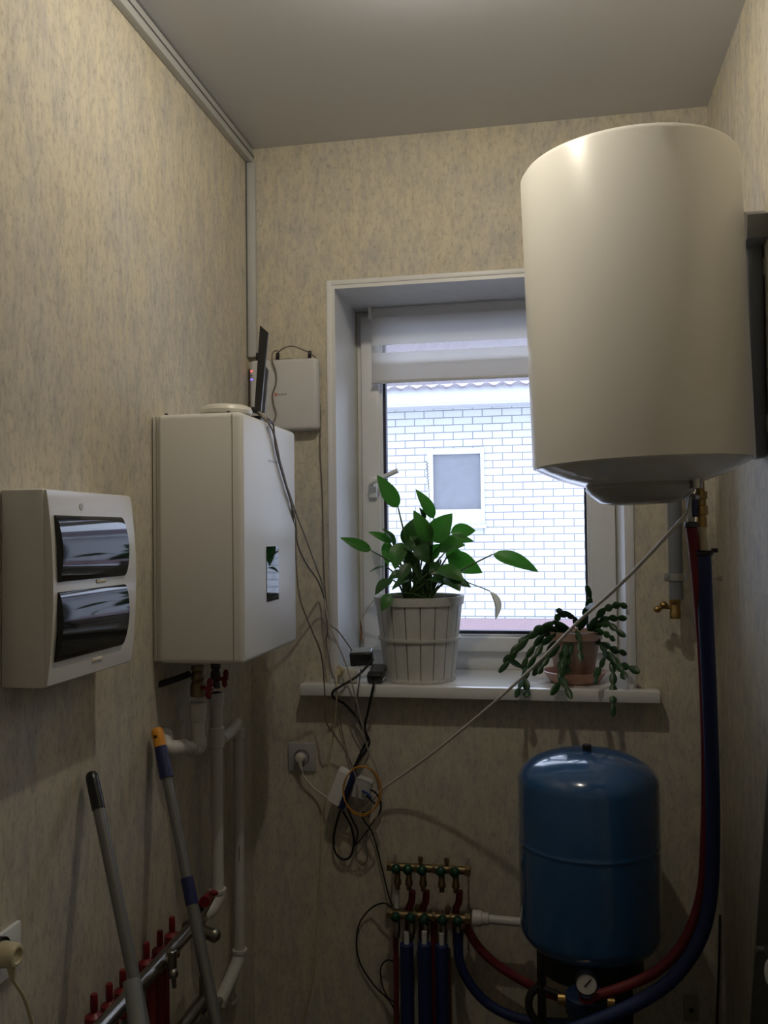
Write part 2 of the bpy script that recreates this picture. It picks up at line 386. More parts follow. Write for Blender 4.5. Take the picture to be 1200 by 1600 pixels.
ix0, ix1, iz0, iz1 = at(677, 740, y=FY).x, at(751, 740, y=FY).x, at(700, 796, y=FY).z, at(700, 710, y=FY).z
b = NB(); ring(b, wl_, wr_, wb_, wt_, ix0, ix1, iz0, iz1, FY-0.03, FY+0.12, 0.004); hw = nb.part('house_window', b, mat('white_house_frame', (0.46, 0.46, 0.47), 0.5))
b = NB(); box(b, (ix0, FY+0.03, iz0), (ix1, FY+0.04, iz1)); nb.part('pane', b, mat('grey_net_pane', (0.145, 0.15, 0.17), 0.25, var=0.05, nscale=14), hw)
b = NB(); box(b, (wl_-0.02, FY-0.08, wb_-0.03), (wr_+0.02, FY+0.02, wb_+0.01)); nb.part('window_ledge', b, MATS['white_house_frame'], hw)
# eaves: white soffit boards and gutter line, corrugated pale red roof edge
ez = at(700, 628, y=FY-0.45).z
b = NB(); box(b, (-6, FY-0.45, zt+0.02), (6, FY+0.2, zt+0.06)); box(b, (-6, FY-0.47, zt+0.0), (6, FY-0.42, zt+0.26), 0.004); nb.part('soffit', b, MATS['white_house_frame'])
b = NB(); box(b, (-6, FY-0.50, ez-0.012), (6, FY-0.46, ez+0.012), 0.005); nb.part('gutter_strip', b, mat('pale_grey_metal', (0.6, 0.6, 0.62), 0.5))
rz = at(700, 603, y=FY-0.55).z
b = NB(); nx = 260; ny = 9; vv = []
for j in range(ny):
    row = []
    for i in range(nx+1):
        x = -6+12*i/nx; yy = FY-0.55+0.35*j
        row.append(b.verts.new((x, yy, rz-0.02+0.155*j+0.022*math.cos(2*math.pi*x/0.19)+(0.02 if j % 2 else 0))))
    vv.append(row)
for j in range(ny-1):
    for i in range(nx): b.faces.new((vv[j][i], vv[j][i+1], vv[j+1][i+1], vv[j+1][i]))
r_ = bmesh.ops.solidify(b, geom=b.faces[:], thickness=0.03)
nb.part('roof', b, mat('pale_red_metal_tile', (0.24, 0.20, 0.22), 0.55))
b = NB(); box(b, (-12, 0.55, -0.2), (12, FY+1, -0.02)); struct('ground', b, mat('pale_trodden_snow', (0.74, 0.75, 0.78), 0.8, var=0.05, nscale=3))

# ================================================================== CEILING LAMP (recessed, just ahead of the viewer)
LX, LY = -0.25, -1.10
lt = Thing('ceiling_lamp', 'round white ceiling lamp holder with a bare bulb', 'lamp', (LX, LY, H))
b = NB(); lathe(b, [(0.052, 0), (0.058, -0.040), (0.061, -0.041), (0.066, -0.002), (0.066, 0.0), (0.052, 0.0)], (LX, LY, H), n=40); lt.part('lamp_shading_cup', b, WHITE)  # unseen rim, deepened into a cup to keep bulb light off the ceiling
b = NB(); lathe(b, [(0.030, -0.004), (0.032, -0.012), (0.024, -0.020), (0.018, -0.022), (0, -0.022)], (LX, LY, H), n=32); lt.part('lamp_holder', b, WHITE)
al = bpy.data.lights.new('lamp_bulb_light', 'POINT'); al.shadow_soft_size = 0.025; al.energy = LAMP_W; al.color = LAMP_COL
ao = bpy.data.objects.new('lamp_bulb_light', al); COL.objects.link(ao); ao.parent = lt.e; ao.location = (0, 0, -0.052)

# ================================================================== ROLLER BLIND on the sash
bx0, bx1 = at(583, 520, y=WY-0.03).x, gx1+0.035
def bz(py, y): return at(583, py, y=y).z
bl = Thing('roller_blind', 'white zebra roller blind rolled half way at top of window', 'blind', (bx0, WY-0.03, sz1))
y0 = WY-0.045
zc = bz(491, y0)
b = NB(); lathe(b, [(0, 0), (0.019, 0), (0.019, bx1-bx0), (0, bx1-bx0)], (bx0, WY-0.036, zc+0.004), (1, 0, 0), 28); bl.part('roller', b, cloth('blind_fabric', (0.92, 0.91, 0.90), 0.62))
FAB = bpy.data.materials['blind_fabric']; SHEER = cloth('blind_sheer', (0.85, 0.85, 0.88), 0.5, 0.72)
def band(pa, pb, m, name, yy, th=0.0012):
    bb = NB(); box(bb, (bx0, yy, bz(pb, yy)), (bx1, yy+th, bz(pa, yy))); return bl.part(name, bb, m)
band(497, 540, FAB, 'opaque_band', y0-0.004); band(540, 552, SHEER, 'sheer_band', y0-0.003); band(552, 596, FAB, 'opaque_band', y0-0.004)
band(568, 596, FAB, 'opaque_band', y0+0.008)
b = NB(); zb_ = bz(598, y0-0.004); box(b, (bx0-0.004, y0-0.009, zb_-0.004), (bx1+0.004, y0+0.010, zb_+0.006), 0.003); bl.part('bottom_rail', b, GREYPL, label='grey bottom rail')
b = NB(); box(b, (bx0-0.012, WY-0.06, zc-0.02), (bx0-0.002, WY-0.012, zc+0.028), 0.003); bl.part('bracket', b, WPVC); b = NB(); box(b, (bx1+0.002, WY-0.06, zc-0.02), (bx1+0.012, WY-0.012, zc+0.028), 0.003); bl.part('bracket', b, WPVC)
b = NB(); cx = at(969, 1000, y=WY-0.02).x; cyl(b, (cx, WY-0.0, zc), (cx, WY-0.0, 1.30), 0.0016, 6); bl.part('pull_cord', b, GREYC)

# ================================================================== WATER HEATER
HY = -0.86
hl, hr = at(820, 500, y=HY), at(1169, 500, y=HY)
HR = (hr.x-hl.x)/2*0.985; HX = (hl.x+hr.x)/2; HZ0 = 1.762; HZ1 = 2.405
wh = Thing('water_heater', 'large white cylindrical water heater on the right wall', 'water heater', (HX+0.004, HY, (HZ0+HZ1)/2))
b = NB(); rr = HR
lathe(b, [(0, HZ1+0.012), (rr*0.6, HZ1+0.010), (rr-0.03, HZ1+0.003), (rr-0.008, HZ1-0.003), (rr, HZ1-0.014), (rr, HZ0+0.02), (rr, HZ0), (rr-0.004, HZ0), (rr-0.006, HZ0+0.006)], (HX, HY, 0), n=96); wh.part('tank_shell', b, ENAMEL2)
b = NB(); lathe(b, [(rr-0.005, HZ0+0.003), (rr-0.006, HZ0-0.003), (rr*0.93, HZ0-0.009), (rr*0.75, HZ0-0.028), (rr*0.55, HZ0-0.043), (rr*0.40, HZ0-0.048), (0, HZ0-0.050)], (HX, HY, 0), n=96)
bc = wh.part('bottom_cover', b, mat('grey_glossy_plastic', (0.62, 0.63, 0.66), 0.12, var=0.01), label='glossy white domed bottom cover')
b = NB(); q0 = HZ0-0.040
lathe(b, [(0.112, q0), (0.116, q0-0.012), (0.108, q0-0.022), (0.086, q0-0.040), (0.06, q0-0.046), (0, q0-0.047)], (HX-0.004, HY-0.01, 0), n=64); wh.part('terminal_cover', b, mat('grey_cap_plastic', (0.34, 0.34, 0.34), 0.2), bc)
for yy in (-0.075, 0.06):
    b = NB(); cyl(b, (HX+0.10, HY+yy, HZ0-0.015), (HX+0.10, HY+yy, HZ0-0.06), 0.012, 16); wh.part('pipe_stub', b, STEEL)
wh.e.rotation_euler = (0, R(-1.6), 0)
# mounting pipe between heater and wall
mp_ = Thing('mounting_rail', 'dark grey vertical mounting rail between water heater and right wall', 'rail', (RW, HY+0.14, 2.0))
px_ = RW-0.03
b = NB(); box(b, (RW-0.036, HY+0.165, HZ0+0.02), (RW-0.001, HY+0.235, 2.30), 0.012, 4); mp_.part('rail', b, PIPEG)
b = NB(); prism(b, [(RW-0.045, HY+0.12, 2.325), (RW-0.045, HY+0.16, 2.345), (RW-0.045, HY+0.20, 2.345), (RW-0.045, HY+0.235, 2.31), (RW-0.045, HY+0.20, 2.26), (RW-0.045, HY+0.13, 2.275)], (0.045, 0, 0)); mp_.part('hook_plate', b, mat('grey_metal_plate', (0.26, 0.26, 0.26), 0.4, metal=0.3))
for z_ in (HZ0+0.08, 2.2):
    b = NB(); box(b, (RW-0.022, HY+0.17, z_), (RW, HY+0.21, z_+0.04)); mp_.part('wall_spacer', b, STEEL)

# ================================================================== SAFETY VALVE, HOSES at the heater
vy = HY+0.06
sv = Thing('safety_valve', 'brass safety valve on water heater cold inlet', 'valve', at(1094, 800, y=vy))
def V(px, py, dy=0): return at(px, py, y=vy+dy)
b = NB(); cyl(b, V(1093, 752), V(1094, 770), 0.010); lathe(b, [(0, 0), (0.014, 0), (0.014, 0.016), (0.011, 0.018), (0.011, 0.03), (0.0145, 0.032), (0.0145, 0.05), (0.010, 0.052), (0.012, 0.058), (0.013, 0.078), (0, 0.078)], V(1095, 768), V(1096, 826)-V(1095, 768), 6*3)
sv.part('valve_body', b, BRASS)
b = NB(); cyl(b, V(1094, 777), V(1082, 777, -0.02), 0.008); sv.part('side_outlet', b, STEEL)
b = NB(); cyl(b, V(1084, 781, -0.02), V(1085, 808, -0.02), 0.0085, r2=0.0075); sv.part('relief_cap', b, NAVY, label='blue relief cap')
b = NB(); tube(b, [V(1096, 824), V(1098, 840), V(1099, 870)], 0.010, 12); sv.part('inlet_pipe', b, CREAM, label='pale plastic inlet pipe')
# black collar + blue insulated hose
bh = Thing('blue_insulated_pipe', 'thick blue foam insulated pipe running down right corner', 'pipe', at(1113, 1300, y=-0.5))
pth = [at(1099, 866, y=vy), at(1101, 920, y=vy+0.01), at(1107, 1050, y=-0.72), at(1112, 1180, y=-0.66), at(1114, 1300, y=-0.62), at(1110, 1400, y=-0.60), at(1092, 1470, y=-0.60), at(1052, 1528, y=-0.60), at(1000, 1565, y=-0.60), at(940, 1592, y=-0.60), at(880, 1615, y=-0.60)]
b = NB(); tube(b, pth, 0.0165, 18); bh.part('insulation', b, BLUEH)
b = NB(); a0 = at(1099, 860, y=vy); cyl(b, a0, a0-Vector((0, 0, 0.012)), 0.021, bev=0.003); obox(b, a0+Vector((0.022, -0.005, 0)), (0.014, 0.008, 0.010), (0, 0, 0.3), 0.002); bh.part('clamp', b, BLACK)
rh = Thing('red_insulated_pipe', 'slim red foam insulated pipe behind the blue one in right corner', 'pipe', at(1098, 1300, y=-0.56))
pth = [at(1080, 822, y=vy-0.02), at(1085, 860, y=vy), at(1092, 930, y=vy+0.02), at(1100, 1050, y=-0.66), at(1104, 1200, y=-0.60), at(1102, 1320, y=-0.56), at(1095, 1400, y=-0.54), at(1070, 1470, y=-0.54), at(1030, 1515, y=-0.54), at(980, 1540, y=-0.54), at(925, 1558, y=-0.54)]
b = NB(); tube(b, pth, 0.0125, 16); rh.part('insulation', b, REDH)
b = NB(); cyl(b, at(1076, 776, y=vy-0.02), at(1079, 820, y=vy-0.02), 0.0065); rh.part('white_pipe_end', b, PPR, label='bare white pipe end')
b = NB(); a0 = at(1080, 818, y=vy-0.02); cyl(b, a0+Vector((0, 0, 0.004)), a0-Vector((0, 0, 0.008)), 0.0145, bev=0.002); rh.part('clamp', b, DARKPL)

# grey pipe with tap on the back wall
gy = -0.075
gp = Thing('grey_riser_pipe', 'grey plastic riser pipe in front of back wall below water heater', 'pipe', at(1056, 930, y=gy))
gx = at(1056, 900, y=gy).x; gr = 0.0205; gzb = at(1056, 936, y=gy).z
b = NB(); cyl(b, (gx, gy, gzb), (gx, gy, 2.10), gr, 32); gp.part('pipe', b, PIPEG); b = NB(); tube(b, [(gx, gy, 2.07), (gx, gy, 2.12), (gx, gy+0.02, 2.15), (gx, 0.0, 2.155)], gr+0.003, 20); gp.part('elbow', b, PIPEG)
b = NB(); zc2 = at(1056, 902, y=gy).z; cyl(b, (gx, gy, zc2-0.011), (gx, gy, zc2+0.011), gr+0.003, 32, bev=0.001); box(b, (gx-gr-0.012, gy-0.008, zc2-0.012), (gx-gr, gy+0.008, zc2+0.012), 0.002); box(b, (gx+gr, gy-0.008, zc2-0.012), (gx+gr+0.012, gy+0.008, zc2+0.012), 0.002); gp.part('pipe_clamp', b, STEEL)
b = NB(); cyl(b, (gx+gr+0.004, gy, zc2), (RW-0.004, gy, zc2-0.004), 0.0025, 8); cyl(b, (RW-0.006, gy, zc2-0.004), (RW, gy, zc2-0.004), 0.008, 12); gp.part('threaded_rod', b, STEEL)
tp = Thing('brass_tap', 'small brass tap at foot of the grey riser pipe', 'tap', (gx, gy, gzb-0.03))
b = NB(); lathe(b, [(0, 0.002), (0.017, 0), (0.017, -0.012), (0.014, -0.016), (0.015, -0.035), (0.017, -0.04), (0.016, -0.058), (0, -0.06)], (gx-0.004, gy, gzb), n=8*3); tp.part('tap_body', b, BRASS)
b = NB(); zt2 = gzb-0.024; cyl(b, (gx-0.012, gy, zt2), (gx-0.040, gy-0.004, zt2+0.002), 0.007); ball(b, (gx-0.037, gy-0.004, zt2+0.006), 0.013, (1, 1, 0.9), 16); tp.part('spout', b, BRASS)
b = NB(); ball(b, (gx-0.055, gy-0.006, zt2-0.006), 0.011, (1.1, 0.9, 0.9), 16); cyl(b, (gx-0.040, gy-0.005, zt2), (gx-0.056, gy-0.006, zt2-0.005), 0.006); tp.part('tap_knob', b, BRASS)

# ================================================================== BOILER
BX = -0.745; BY0, BY1, BZ0, BZ1 = -0.757, -0.293, 1.303, 1.924
bo = Thing('wall_boiler', 'tall white wall mounted boiler cabinet on the left wall', 'boiler', (L, (BY0+BY1)/2, BZ0))
b = NB(); box(b, (L+0.002, BY0+0.010, BZ0+0.004), (BX-0.03, BY1-0.01, BZ1-0.004), 0.002); bo.part('casing', b, ENAMEL)
b = NB(); box(b, (L+0.018, BY0, BZ0), (BX, BY1, BZ1), 0.013, 4); fp = bo.part('front_cover', b, ENAMEL)
b = NB()
xs = at(364, 850, y=BY0).x; box(b, (xs-0.0008, BY0-0.0008, BZ0+0.005), (xs+0.0008, BY0+0.001, BZ1-0.005))
xs = at(245, 850, y=BY0).x; box(b, (xs-0.0008, BY0-0.0008, BZ0+0.005), (xs+0.0008, BY0+0.001, BZ1-0.005)); bo.part('seam_line', b, mat('seam_shadow_gap', (0.30, 0.27, 0.2), 0.7), fp)
da, db_ = at(416, 854, x=BX), at(435, 936, x=BX)
b = NB(); box(b, (BX-0.002, da.y, db_.z), (BX+0.0015, db_.y, da.z)); dp = bo.part('display_panel', b, mat('black_display_glass', (0.004, 0.004, 0.006), 0.03, var=0, spec=0.5), label='glossy black display panel')
da, db_ = at(419, 716, x=BX), at(434, 727, x=BX); b = NB()
for k in range(6): box(b, (BX-0.001, da.y+(db_.y-da.y)*k/6, (da.z+db_.z)/2-0.003), (BX+0.0005, da.y+(db_.y-da.y)*(k+0.7)/6, (da.z+db_.z)/2+(0.004 if k % 2 else 0.003))); 
bo.part('name_badge', b, mat('pale_grey_lettering', (0.52, 0.52, 0.56), 0.5), label='faint grey lettering')
for xq in (at(260, 645, y=BY0+0.02).x, at(357, 645, y=BY0+0.02).x):
    b = NB(); cyl(b, (xq, BY0+0.02, BZ1-0.001), (xq, BY0+0.02, BZ1+0.004), 0.004, 10); bo.part('screw', b, BLACK)
# things on the boiler
q = at(353, 640, y=-0.67)
b = NB(); lathe(b, [(0, 0), (0.052, 0), (0.066, 0.006), (0.068, 0.013), (0.064, 0.022), (0.052, 0.027), (0, 0.029)], (q.x, -0.67, BZ1), n=48)
q1 = Thing('access_point', 'round white flat device lying on top of boiler', 'wireless device', (q.x, -0.67, BZ1)); q1.part('housing', b, mat('warm_white_plastic', (0.75, 0.73, 0.66), 0.35))
b = NB(); cyl(b, (q.x, -0.67, BZ1+0.029), (q.x, -0.67, BZ1+0.030), 0.02, 24); q1.part('top_ring', b, WHITE)
ax_ = at(404, 645, y=-0.52).x
rt = Thing('antenna_router', 'small black router with two blade antennas on top of boiler', 'router', (ax_-0.04, -0.48, BZ1))
b = NB(); box(b, (ax_-0.085, -0.53, BZ1+0.001), (ax_+0.008, -0.42, BZ1+0.020), 0.006, 3); rt.part('body', b, BLACK)
def antenna(pts_a, pts_b, y, w):
    bb = NB(); a = at(*pts_a, y=y); c = at(*pts_b, y=y); d = (c-a).normalized(); s = d.cross(Vector((0, 1, 0))).normalized()
    pr = [a-s*w*0.8, a+s*w*0.8, c+s*w*1.05+d*0.012, c-s*w*1.05-d*0.006]
    prism(bb, [p+Vector((0, -0.004, 0)) for p in pr], (0, 0.008, 0)); return bb
an = rt.part('antenna', antenna((403, 643), (413, 516), -0.535, 0.0115), BLACK); b = NB(); qa = at(399, 641, y=-0.53); obox(b, qa, (0.024, 0.016, 0.016), (0, 0.3, 0), 0.004); rt.part('hinge', b, BLACK, an)
rt.part('antenna', antenna((411, 645), (416, 575), -0.44, 0.007), DARKPL)

# ================================================================== WALL ROUTER (optical terminal)
ry = -0.045
def W(px, py, y=-0.012): return at(px, py, y=y)
r0, r1 = at(389, 563, y=ry), at(497, 671, y=ry)
orr = Thing('optical_terminal', 'grey white square network box with status lights on back wall', 'network device', (r0.x, 0, r1.z))
b = NB(); box(b, (r0.x, ry, r1.z), (r1.x, -0.004, r0.z), 0.014, 4); hs = orr.part('housing', b, GREYPL)
b = NB(); box(b, (r0.x+0.02, -0.008, r1.z+0.02), (r1.x-0.02, 0.0, r0.z-0.02)); orr.part('mount_plate', b, WHITE)
for (pyy, nm, cc, st) in ((580, 'red_status_light', (1.0, 0.08, 0.08), 2.5), (593, 'blue_status_light', (0.15, 0.1, 1.0), 3.0)):
    qq = at(393, pyy, y=ry); b = NB(); box(b, (qq.x-0.0035, ry-0.0008, qq.z-0.0018), (qq.x+0.0035, ry+0.001, qq.z+0.0018)); orr.part('status_light', b, mat(nm, cc, 0.4, emit=(cc, st)), hs, nm.replace('_', ' '))
qq = at(393, 586.5, y=ry); b = NB(); box(b, (qq.x-0.003, ry-0.0006, qq.z-0.001), (qq.x+0.003, ry+0.001, qq.z+0.001)); orr.part('status_light', b, BLACK, hs, 'unlit status light')
qq = at(431, 616.5, y=ry); b = NB(); box(b, (qq.x-0.003, ry-0.0006, qq.z-0.005), (qq.x+0.003, ry+0.001, qq.z+0.005)); orr.part('logo_mark', b, mat('orange_red_print', (0.62, 0.13, 0.08), 0.5), hs, 'small orange red emblem')
b = NB()
for k in range(8):
    hh = (0.0034, 0.0026, 0.003, 0.0026, 0.0034, 0.0026, 0.003, 0.0032)[k]; xx = qq.x+0.0055+k*0.0040
    box(b, (xx, ry-0.0006, qq.z-0.0028), (xx+0.0028, ry+0.001, qq.z-0.0028+hh*1.7))
orr.part('lettering', b, mat('grey_print', (0.28, 0.27, 0.27), 0.5), hs, 'small grey lettering')
for pxx, pyy in ((403, 557), (434, 557), (484, 554)):
    b = NB(); qq = at(pxx, pyy, y=-0.025); obox(b, (qq.x, -0.025, qq.z), (0.011, 0.012, 0.024), (0, 0.1, 0), 0.002); orr.part('cable_connector', b, BLACK)

# ================================================================== CABLES
def cable(name, label, pts, r, m, group=None, n=8):
    P = [at(p[0], p[1], y=p[2]) for p in pts]; bb = NB(); tube(bb, P, r, n, 5)
    return single(name, label, 'cable', bb, m, P[0], group)
CB = -0.02
cable('network_cable', 'thin dark cable arching over the grey network box and down its right side', [(434, 551, -.03), (445, 543, -.05), (458, 541, -.05), (472, 546, -.05), (484, 552, -.03), (495, 562, -.015), (499, 580, -.01), (498, 612, -.01), (501, 650, -.01), (500, 700, -.01), (504, 780, -.01), (505, 850, -.01), (507, 905, -.012), (510, 940, -.02), (515, 974, -.03), (529, 987, -.03), (550, 1016, 0.03)], 0.0021, GREYC)
cable('network_cable', 'thin brown wavy cable hanging down the front of the grey network box', [(434, 548, -.04), (427, 550, -.052), (425, 562, -.055), (431, 582, -.052), (431, 600, -.052), (426, 615, -.052), (427, 630, -.052), (431, 645, -.052), (430, 654, -.055), (426, 661, -.06)], 0.0022, mat('brown_cable', (0.13, 0.09, 0.08), 0.5))
XF = BX+0.007
def onf(px, py): return at(px, py, x=XF)
def cable3(name, label, P, r, m, n=8):
    bb = NB(); tube(bb, P, r, n, 5); return single(name, label, 'cable', bb, m, P[0])
cable3('power_cable', 'grey cable from boiler top crossing its front, uppermost of the bundle', [at(398, 643, y=-0.50), at(408, 646, y=-0.56), onf(418, 658), onf(430, 684), onf(441, 738), onf(453, 773), at(464, 806, y=-0.29), at(476, 836, y=-0.24), at(492, 880, y=-0.14), at(503, 912, y=-0.05), at(513, 970, y=-0.07), at(529, 1010, y=-0.085), at(542, 1042, y=-0.085), at(555, 1088, y=-0.08), at(566, 1135, y=-0.05), at(575, 1172, y=-0.03), at(588, 1200, y=-0.02), at(595, 1234, y=-0.02), at(595, 1262, y=-0.02), at(584, 1284, y=-0.02), at(573, 1297, y=-0.02), at(557, 1320, y=-0.02)], 0.0024, mat('light_grey_cable', (0.36, 0.33, 0.30), 0.5))
cable3('power_cable', 'dark cable from boiler top curving in front of its right edge to the sill', [at(404, 644, y=-0.50), onf(418, 654), onf(427, 664), onf(431, 701), onf(444, 750), onf(455, 786), at(462, 820, y=-0.285), at(465, 850, y=-0.27), at(478, 880, y=-0.20), at(498, 910, y=-0.10), at(509, 945, y=-0.04), at(512, 985, y=-0.04), at(510, 1000, y=-0.04), at(514, 1030, y=-0.05), at(520, 1060, y=-0.072)], 0.0024, GREYC)
cable3('power_cable', 'brown grey cable from boiler hanging free left of the window sill', [at(400, 644, y=-0.52), onf(424, 668), onf(432, 700), onf(447, 755), onf(455, 786), at(461, 839, y=-0.288), at(464, 900, y=-0.285), at(470, 940, y=-0.27), at(487, 984, y=-0.22), at(502, 1023, y=-0.16), at(507, 1075, y=-0.12), at(510, 1127, y=-0.09), at(524, 1150, y=-0.06), at(549, 1192, y=-0.04), at(558, 1231, y=-0.09), at(556, 1262, y=-0.09)], 0.0024, mat('brown_grey_cable', (0.20, 0.165, 0.14), 0.5))
cable('power_cable', 'thick black cable looping over the left part of the window sill', [(583, 1030, -.01), (560, 1055, -.045), (533, 1072, -.075), (521, 1080, -.08), (521, 1090, -.07), (537, 1099, -.04), (555, 1118, -.025), (565, 1137, -.02), (573, 1155, -.02), (566, 1172, -.02), (553, 1200, -.03)], 0.0042, RUBBER)
cable('power_cable', 'thick black cable hanging straight from the black plug on the sill', [(586, 1062, -.07), (582, 1078, -.075), (576, 1107, -.05), (570, 1138, -.03), (577, 1158, -.025), (572, 1172, -.025), (560, 1190, -.03), (553, 1210, -.04)], 0.0040, RUBBER)
cable('power_cable', 'thin dark cable hanging from sill between two thick black cables', [(564, 1045, -.065), (562, 1060, -.068), (559, 1081, -.066), (556, 1105, -.04), (558, 1125, -.03), (570, 1150, -.03)], 0.0022, GREYC)
cable('power_cable', 'cream yellow cable dropping from white plug on sill down to the floor', [(525, 1052, -.06), (526, 1068, -.072), (526, 1088, -.07), (523, 1130, -.03), (516, 1172, -.012), (510, 1237, -.01), (503, 1286, -.01), (501, 1367, -.01), (496, 1450, -.01), (490, 1520, -.01), (472, 1600, -.01), (465, 1640, -.01)], 0.0026, CREAM)
cable('power_cable', 'thin grey wire hanging on wall below left end of sill', [(530, 1118, -.02), (536, 1150, -.012), (545, 1185, -.012), (552, 1205, -.02)], 0.0016, GREYC)
cord = cable('heater_cord', 'long white cord stretched diagonally from water heater to the cable bundle', [(1078, 778, HY+.03), (1074, 800, HY), (1050, 828, -.82), (1010, 872, -.74), (960, 922, -.62), (905, 970, -.50), (850, 1026, -.40), (790, 1082, -.30), (700, 1158, -.16), (640, 1203, -.08), (598, 1232, -.05), (580, 1252, -.05), (560, 1272, -.05)], 0.0042, WHITEC)
def loopx(cx, cy, rx, ry_, y, n=16, a0=0, jitter=0): return [at(cx+rx*math.cos(2*math.pi*k/n+a0), cy+ry_*math.sin(2*math.pi*k/n+a0), y=y+jitter*math.sin(k*2.1)) for k in range(n)]
b = NB(); tube(b, loopx(565, 1236, 28, 39, -0.10, jitter=0.004), 0.0021, 8, 4, True); tube(b, loopx(566, 1235, 30, 37, -0.106, jitter=-0.004), 0.0021, 8, 4, True)
single('cable_coil', 'orange cable coiled in an oval hanging below the window', 'cable', b, ORANGEC, at(565, 1236, y=-0.10))
cable('power_cable', 'black cable drooping in a large teardrop loop under the white socket block', [(533, 1262, -.05), (526, 1285, -.03), (521, 1310, -.02), (524, 1332, -.02), (536, 1343, -.02), (548, 1337, -.02), (553, 1315, -.02), (548, 1290, -.03), (536, 1268, -.05)], 0.0036, RUBBER)
cable('power_cable', 'black cable bent in a V under the orange coil', [(543, 1262, -.05), (550, 1280, -.03), (559, 1300, -.02), (555, 1320, -.02), (566, 1308, -.02), (581, 1287, -.02), (593, 1270, -.02), (595, 1258, -.03), (588, 1240, -.06), (575, 1232, -.08)], 0.0028, RUBBER)
cable('power_cable', 'black cable running from the coil down to the brass manifold and looping left', [(566, 1270, -.05), (568, 1281, -.03), (582, 1302, -.015), (594, 1345, -.015), (606, 1395, -.02), (613, 1418, -.05), (600, 1411, -.05), (580, 1419, -.02), (562, 1442, -.012), (557, 1475, -.012), (564, 1508, -.012), (585, 1540, -.012), (607, 1562, -.02), (624, 1590, -.03)], 0.0026, RUBBER)
cable('power_cable', 'short black wire making a small loop left of the blue pipes', [(622, 1506, -.05), (606, 1500, -.03), (595, 1512, -.02), (597, 1538, -.02), (606, 1558, -.03), (622, 1570, -.05)], 0.0024, RUBBER)
cable('power_cable', 'thin pale wire drooping below the coil, faint against the wall', [(556, 1318, -.012), (557, 1340, -.01), (566, 1352, -.01), (574, 1340, -.01), (572, 1312, -.012), (578, 1290, -.015)], 0.0015, GREYC)

# socket block + adapters in the hanging bundle
def slab(pts, y, ext): 
    bb = NB(); prism(bb, [at(p[0], p[1], y=y) for p in pts], (0, ext, 0)); return bb
eb = Thing('extension_socket', 'white extension socket block hanging below window with plugs in it', 'power strip', at(528, 1262, y=-0.04))
bb = slab([(529, 1201), (547, 1211), (528, 1262), (510, 1251)], -0.075, 0.045); bmesh.ops.bevel(bb, geom=bb.edges[:], offset=0.004, segments=2, affect='EDGES'); eb.part('block', bb, WHITE)
bb = slab([(547, 1208), (556, 1213), (536, 1267), (526, 1262)], -0.070, 0.04); bmesh.ops.bevel(bb, geom=bb.edges[:], offset=0.003, segments=2, affect='EDGES'); eb.part('side_rail', bb, NAVY, label='dark blue side of the block')
wa = Thing('plug_adapter', 'white boxy plug adapter at centre of the orange coil', 'adapter', at(565, 1250, y=-0.05))
bb = slab([(556, 1216), (580, 1224), (574, 1252), (548, 1246)], -0.085, 0.05); bmesh.ops.bevel(bb, geom=bb.edges[:], offset=0.004, segments=2, affect='EDGES'); wa.part('housing', bb, mat('light_grey_plastic', (0.5, 0.5, 0.5), 0.4))
b = NB(); tube(b, [at(566, 1236, y=-0.09), at(574, 1240, y=-0.10), at(580, 1247, y=-0.10)], 0.004, 8); wa.part('blue_plug', b, BLUEC)
b = NB(); tube(b, [at(566, 1268, y=-0.09), at(577, 1276, y=-0.09)], 0.0035, 8); wa.part('jack_plug', b, BLACK); b = NB(); cyl(b, at(572, 1243, y=-0.1), at(586, 1256, y=-0.1), 0.003); wa.part('jack_plug', b, BLACK)

# adapters on the sill
ZS = WZ0
ad = Thing('power_adapter', 'black box power adapter leaning at window corner behind the white one', 'adapter', (-0.60, 0.07, ZS))
qc = at(563, 1022, y=0.03); b = NB(); obox(b, (qc.x, 0.05, ZS+0.074), (0.074, 0.05, 0.046), (0.25, -0.05, 0.1), 0.006, 3); ab = ad.part('housing', b, BLACK)
b = NB(); obox(b, (qc.x, 0.043, ZS+0.098), (0.062, 0.042, 0.004), (0.25, -0.05, 0.1), 0.0015); ad.part('label_plate', b, mat('grey_sticker', (0.35, 0.37, 0.4), 0.3), ab, 'grey sticker')
ad2 = Thing('wall_plug_adapter', 'white cube plug adapter at left end of the window sill', 'adapter', (-0.62, -0.02, ZS))
qc = at(541, 1046, y=-0.02); b = NB(); obox(b, (qc.x+0.004, -0.015, ZS+0.024), (0.058, 0.05, 0.044), (0.0, 0.05, 0.35), 0.005, 3); hs2 = ad2.part('housing', b, mat('ivory_plastic', (0.60, 0.58, 0.50), 0.4))
b = NB(); obox(b, (qc.x+0.003, -0.012, ZS+0.048), (0.044, 0.010, 0.003), (0, 0.05, 0.35), 0.001); obox(b, (qc.x+0.009, -0.026, ZS+0.048), (0.044, 0.008, 0.003), (0, 0.05, 0.35), 0.001); ad2.part('rib', b, WHITE, hs2)
q2 = at(526, 1048, y=-0.05); b = NB(); lathe(b, [(0, 0), (0.009, 0), (0.015, 0.016), (0.015, 0.03), (0, 0.03)], q2-Vector((0, 0, 0.015)), (0.5, 0.5, 0.8), 16); ad2.part('plug', b, CREAM, label='yellowed cream plug')
ad3 = Thing('charger_plug', 'black charger plug beside the white slatted planter on sill', 'adapter', (-0.52, -0.02, ZS))
qc = at(586, 1050, y=-0.03); b = NB(); obox(b, (qc.x, -0.028, ZS+0.022), (0.050, 0.035, 0.034), (0.35, 0, 0.0), 0.008, 3); ad3.part('housing', b, BLACK)
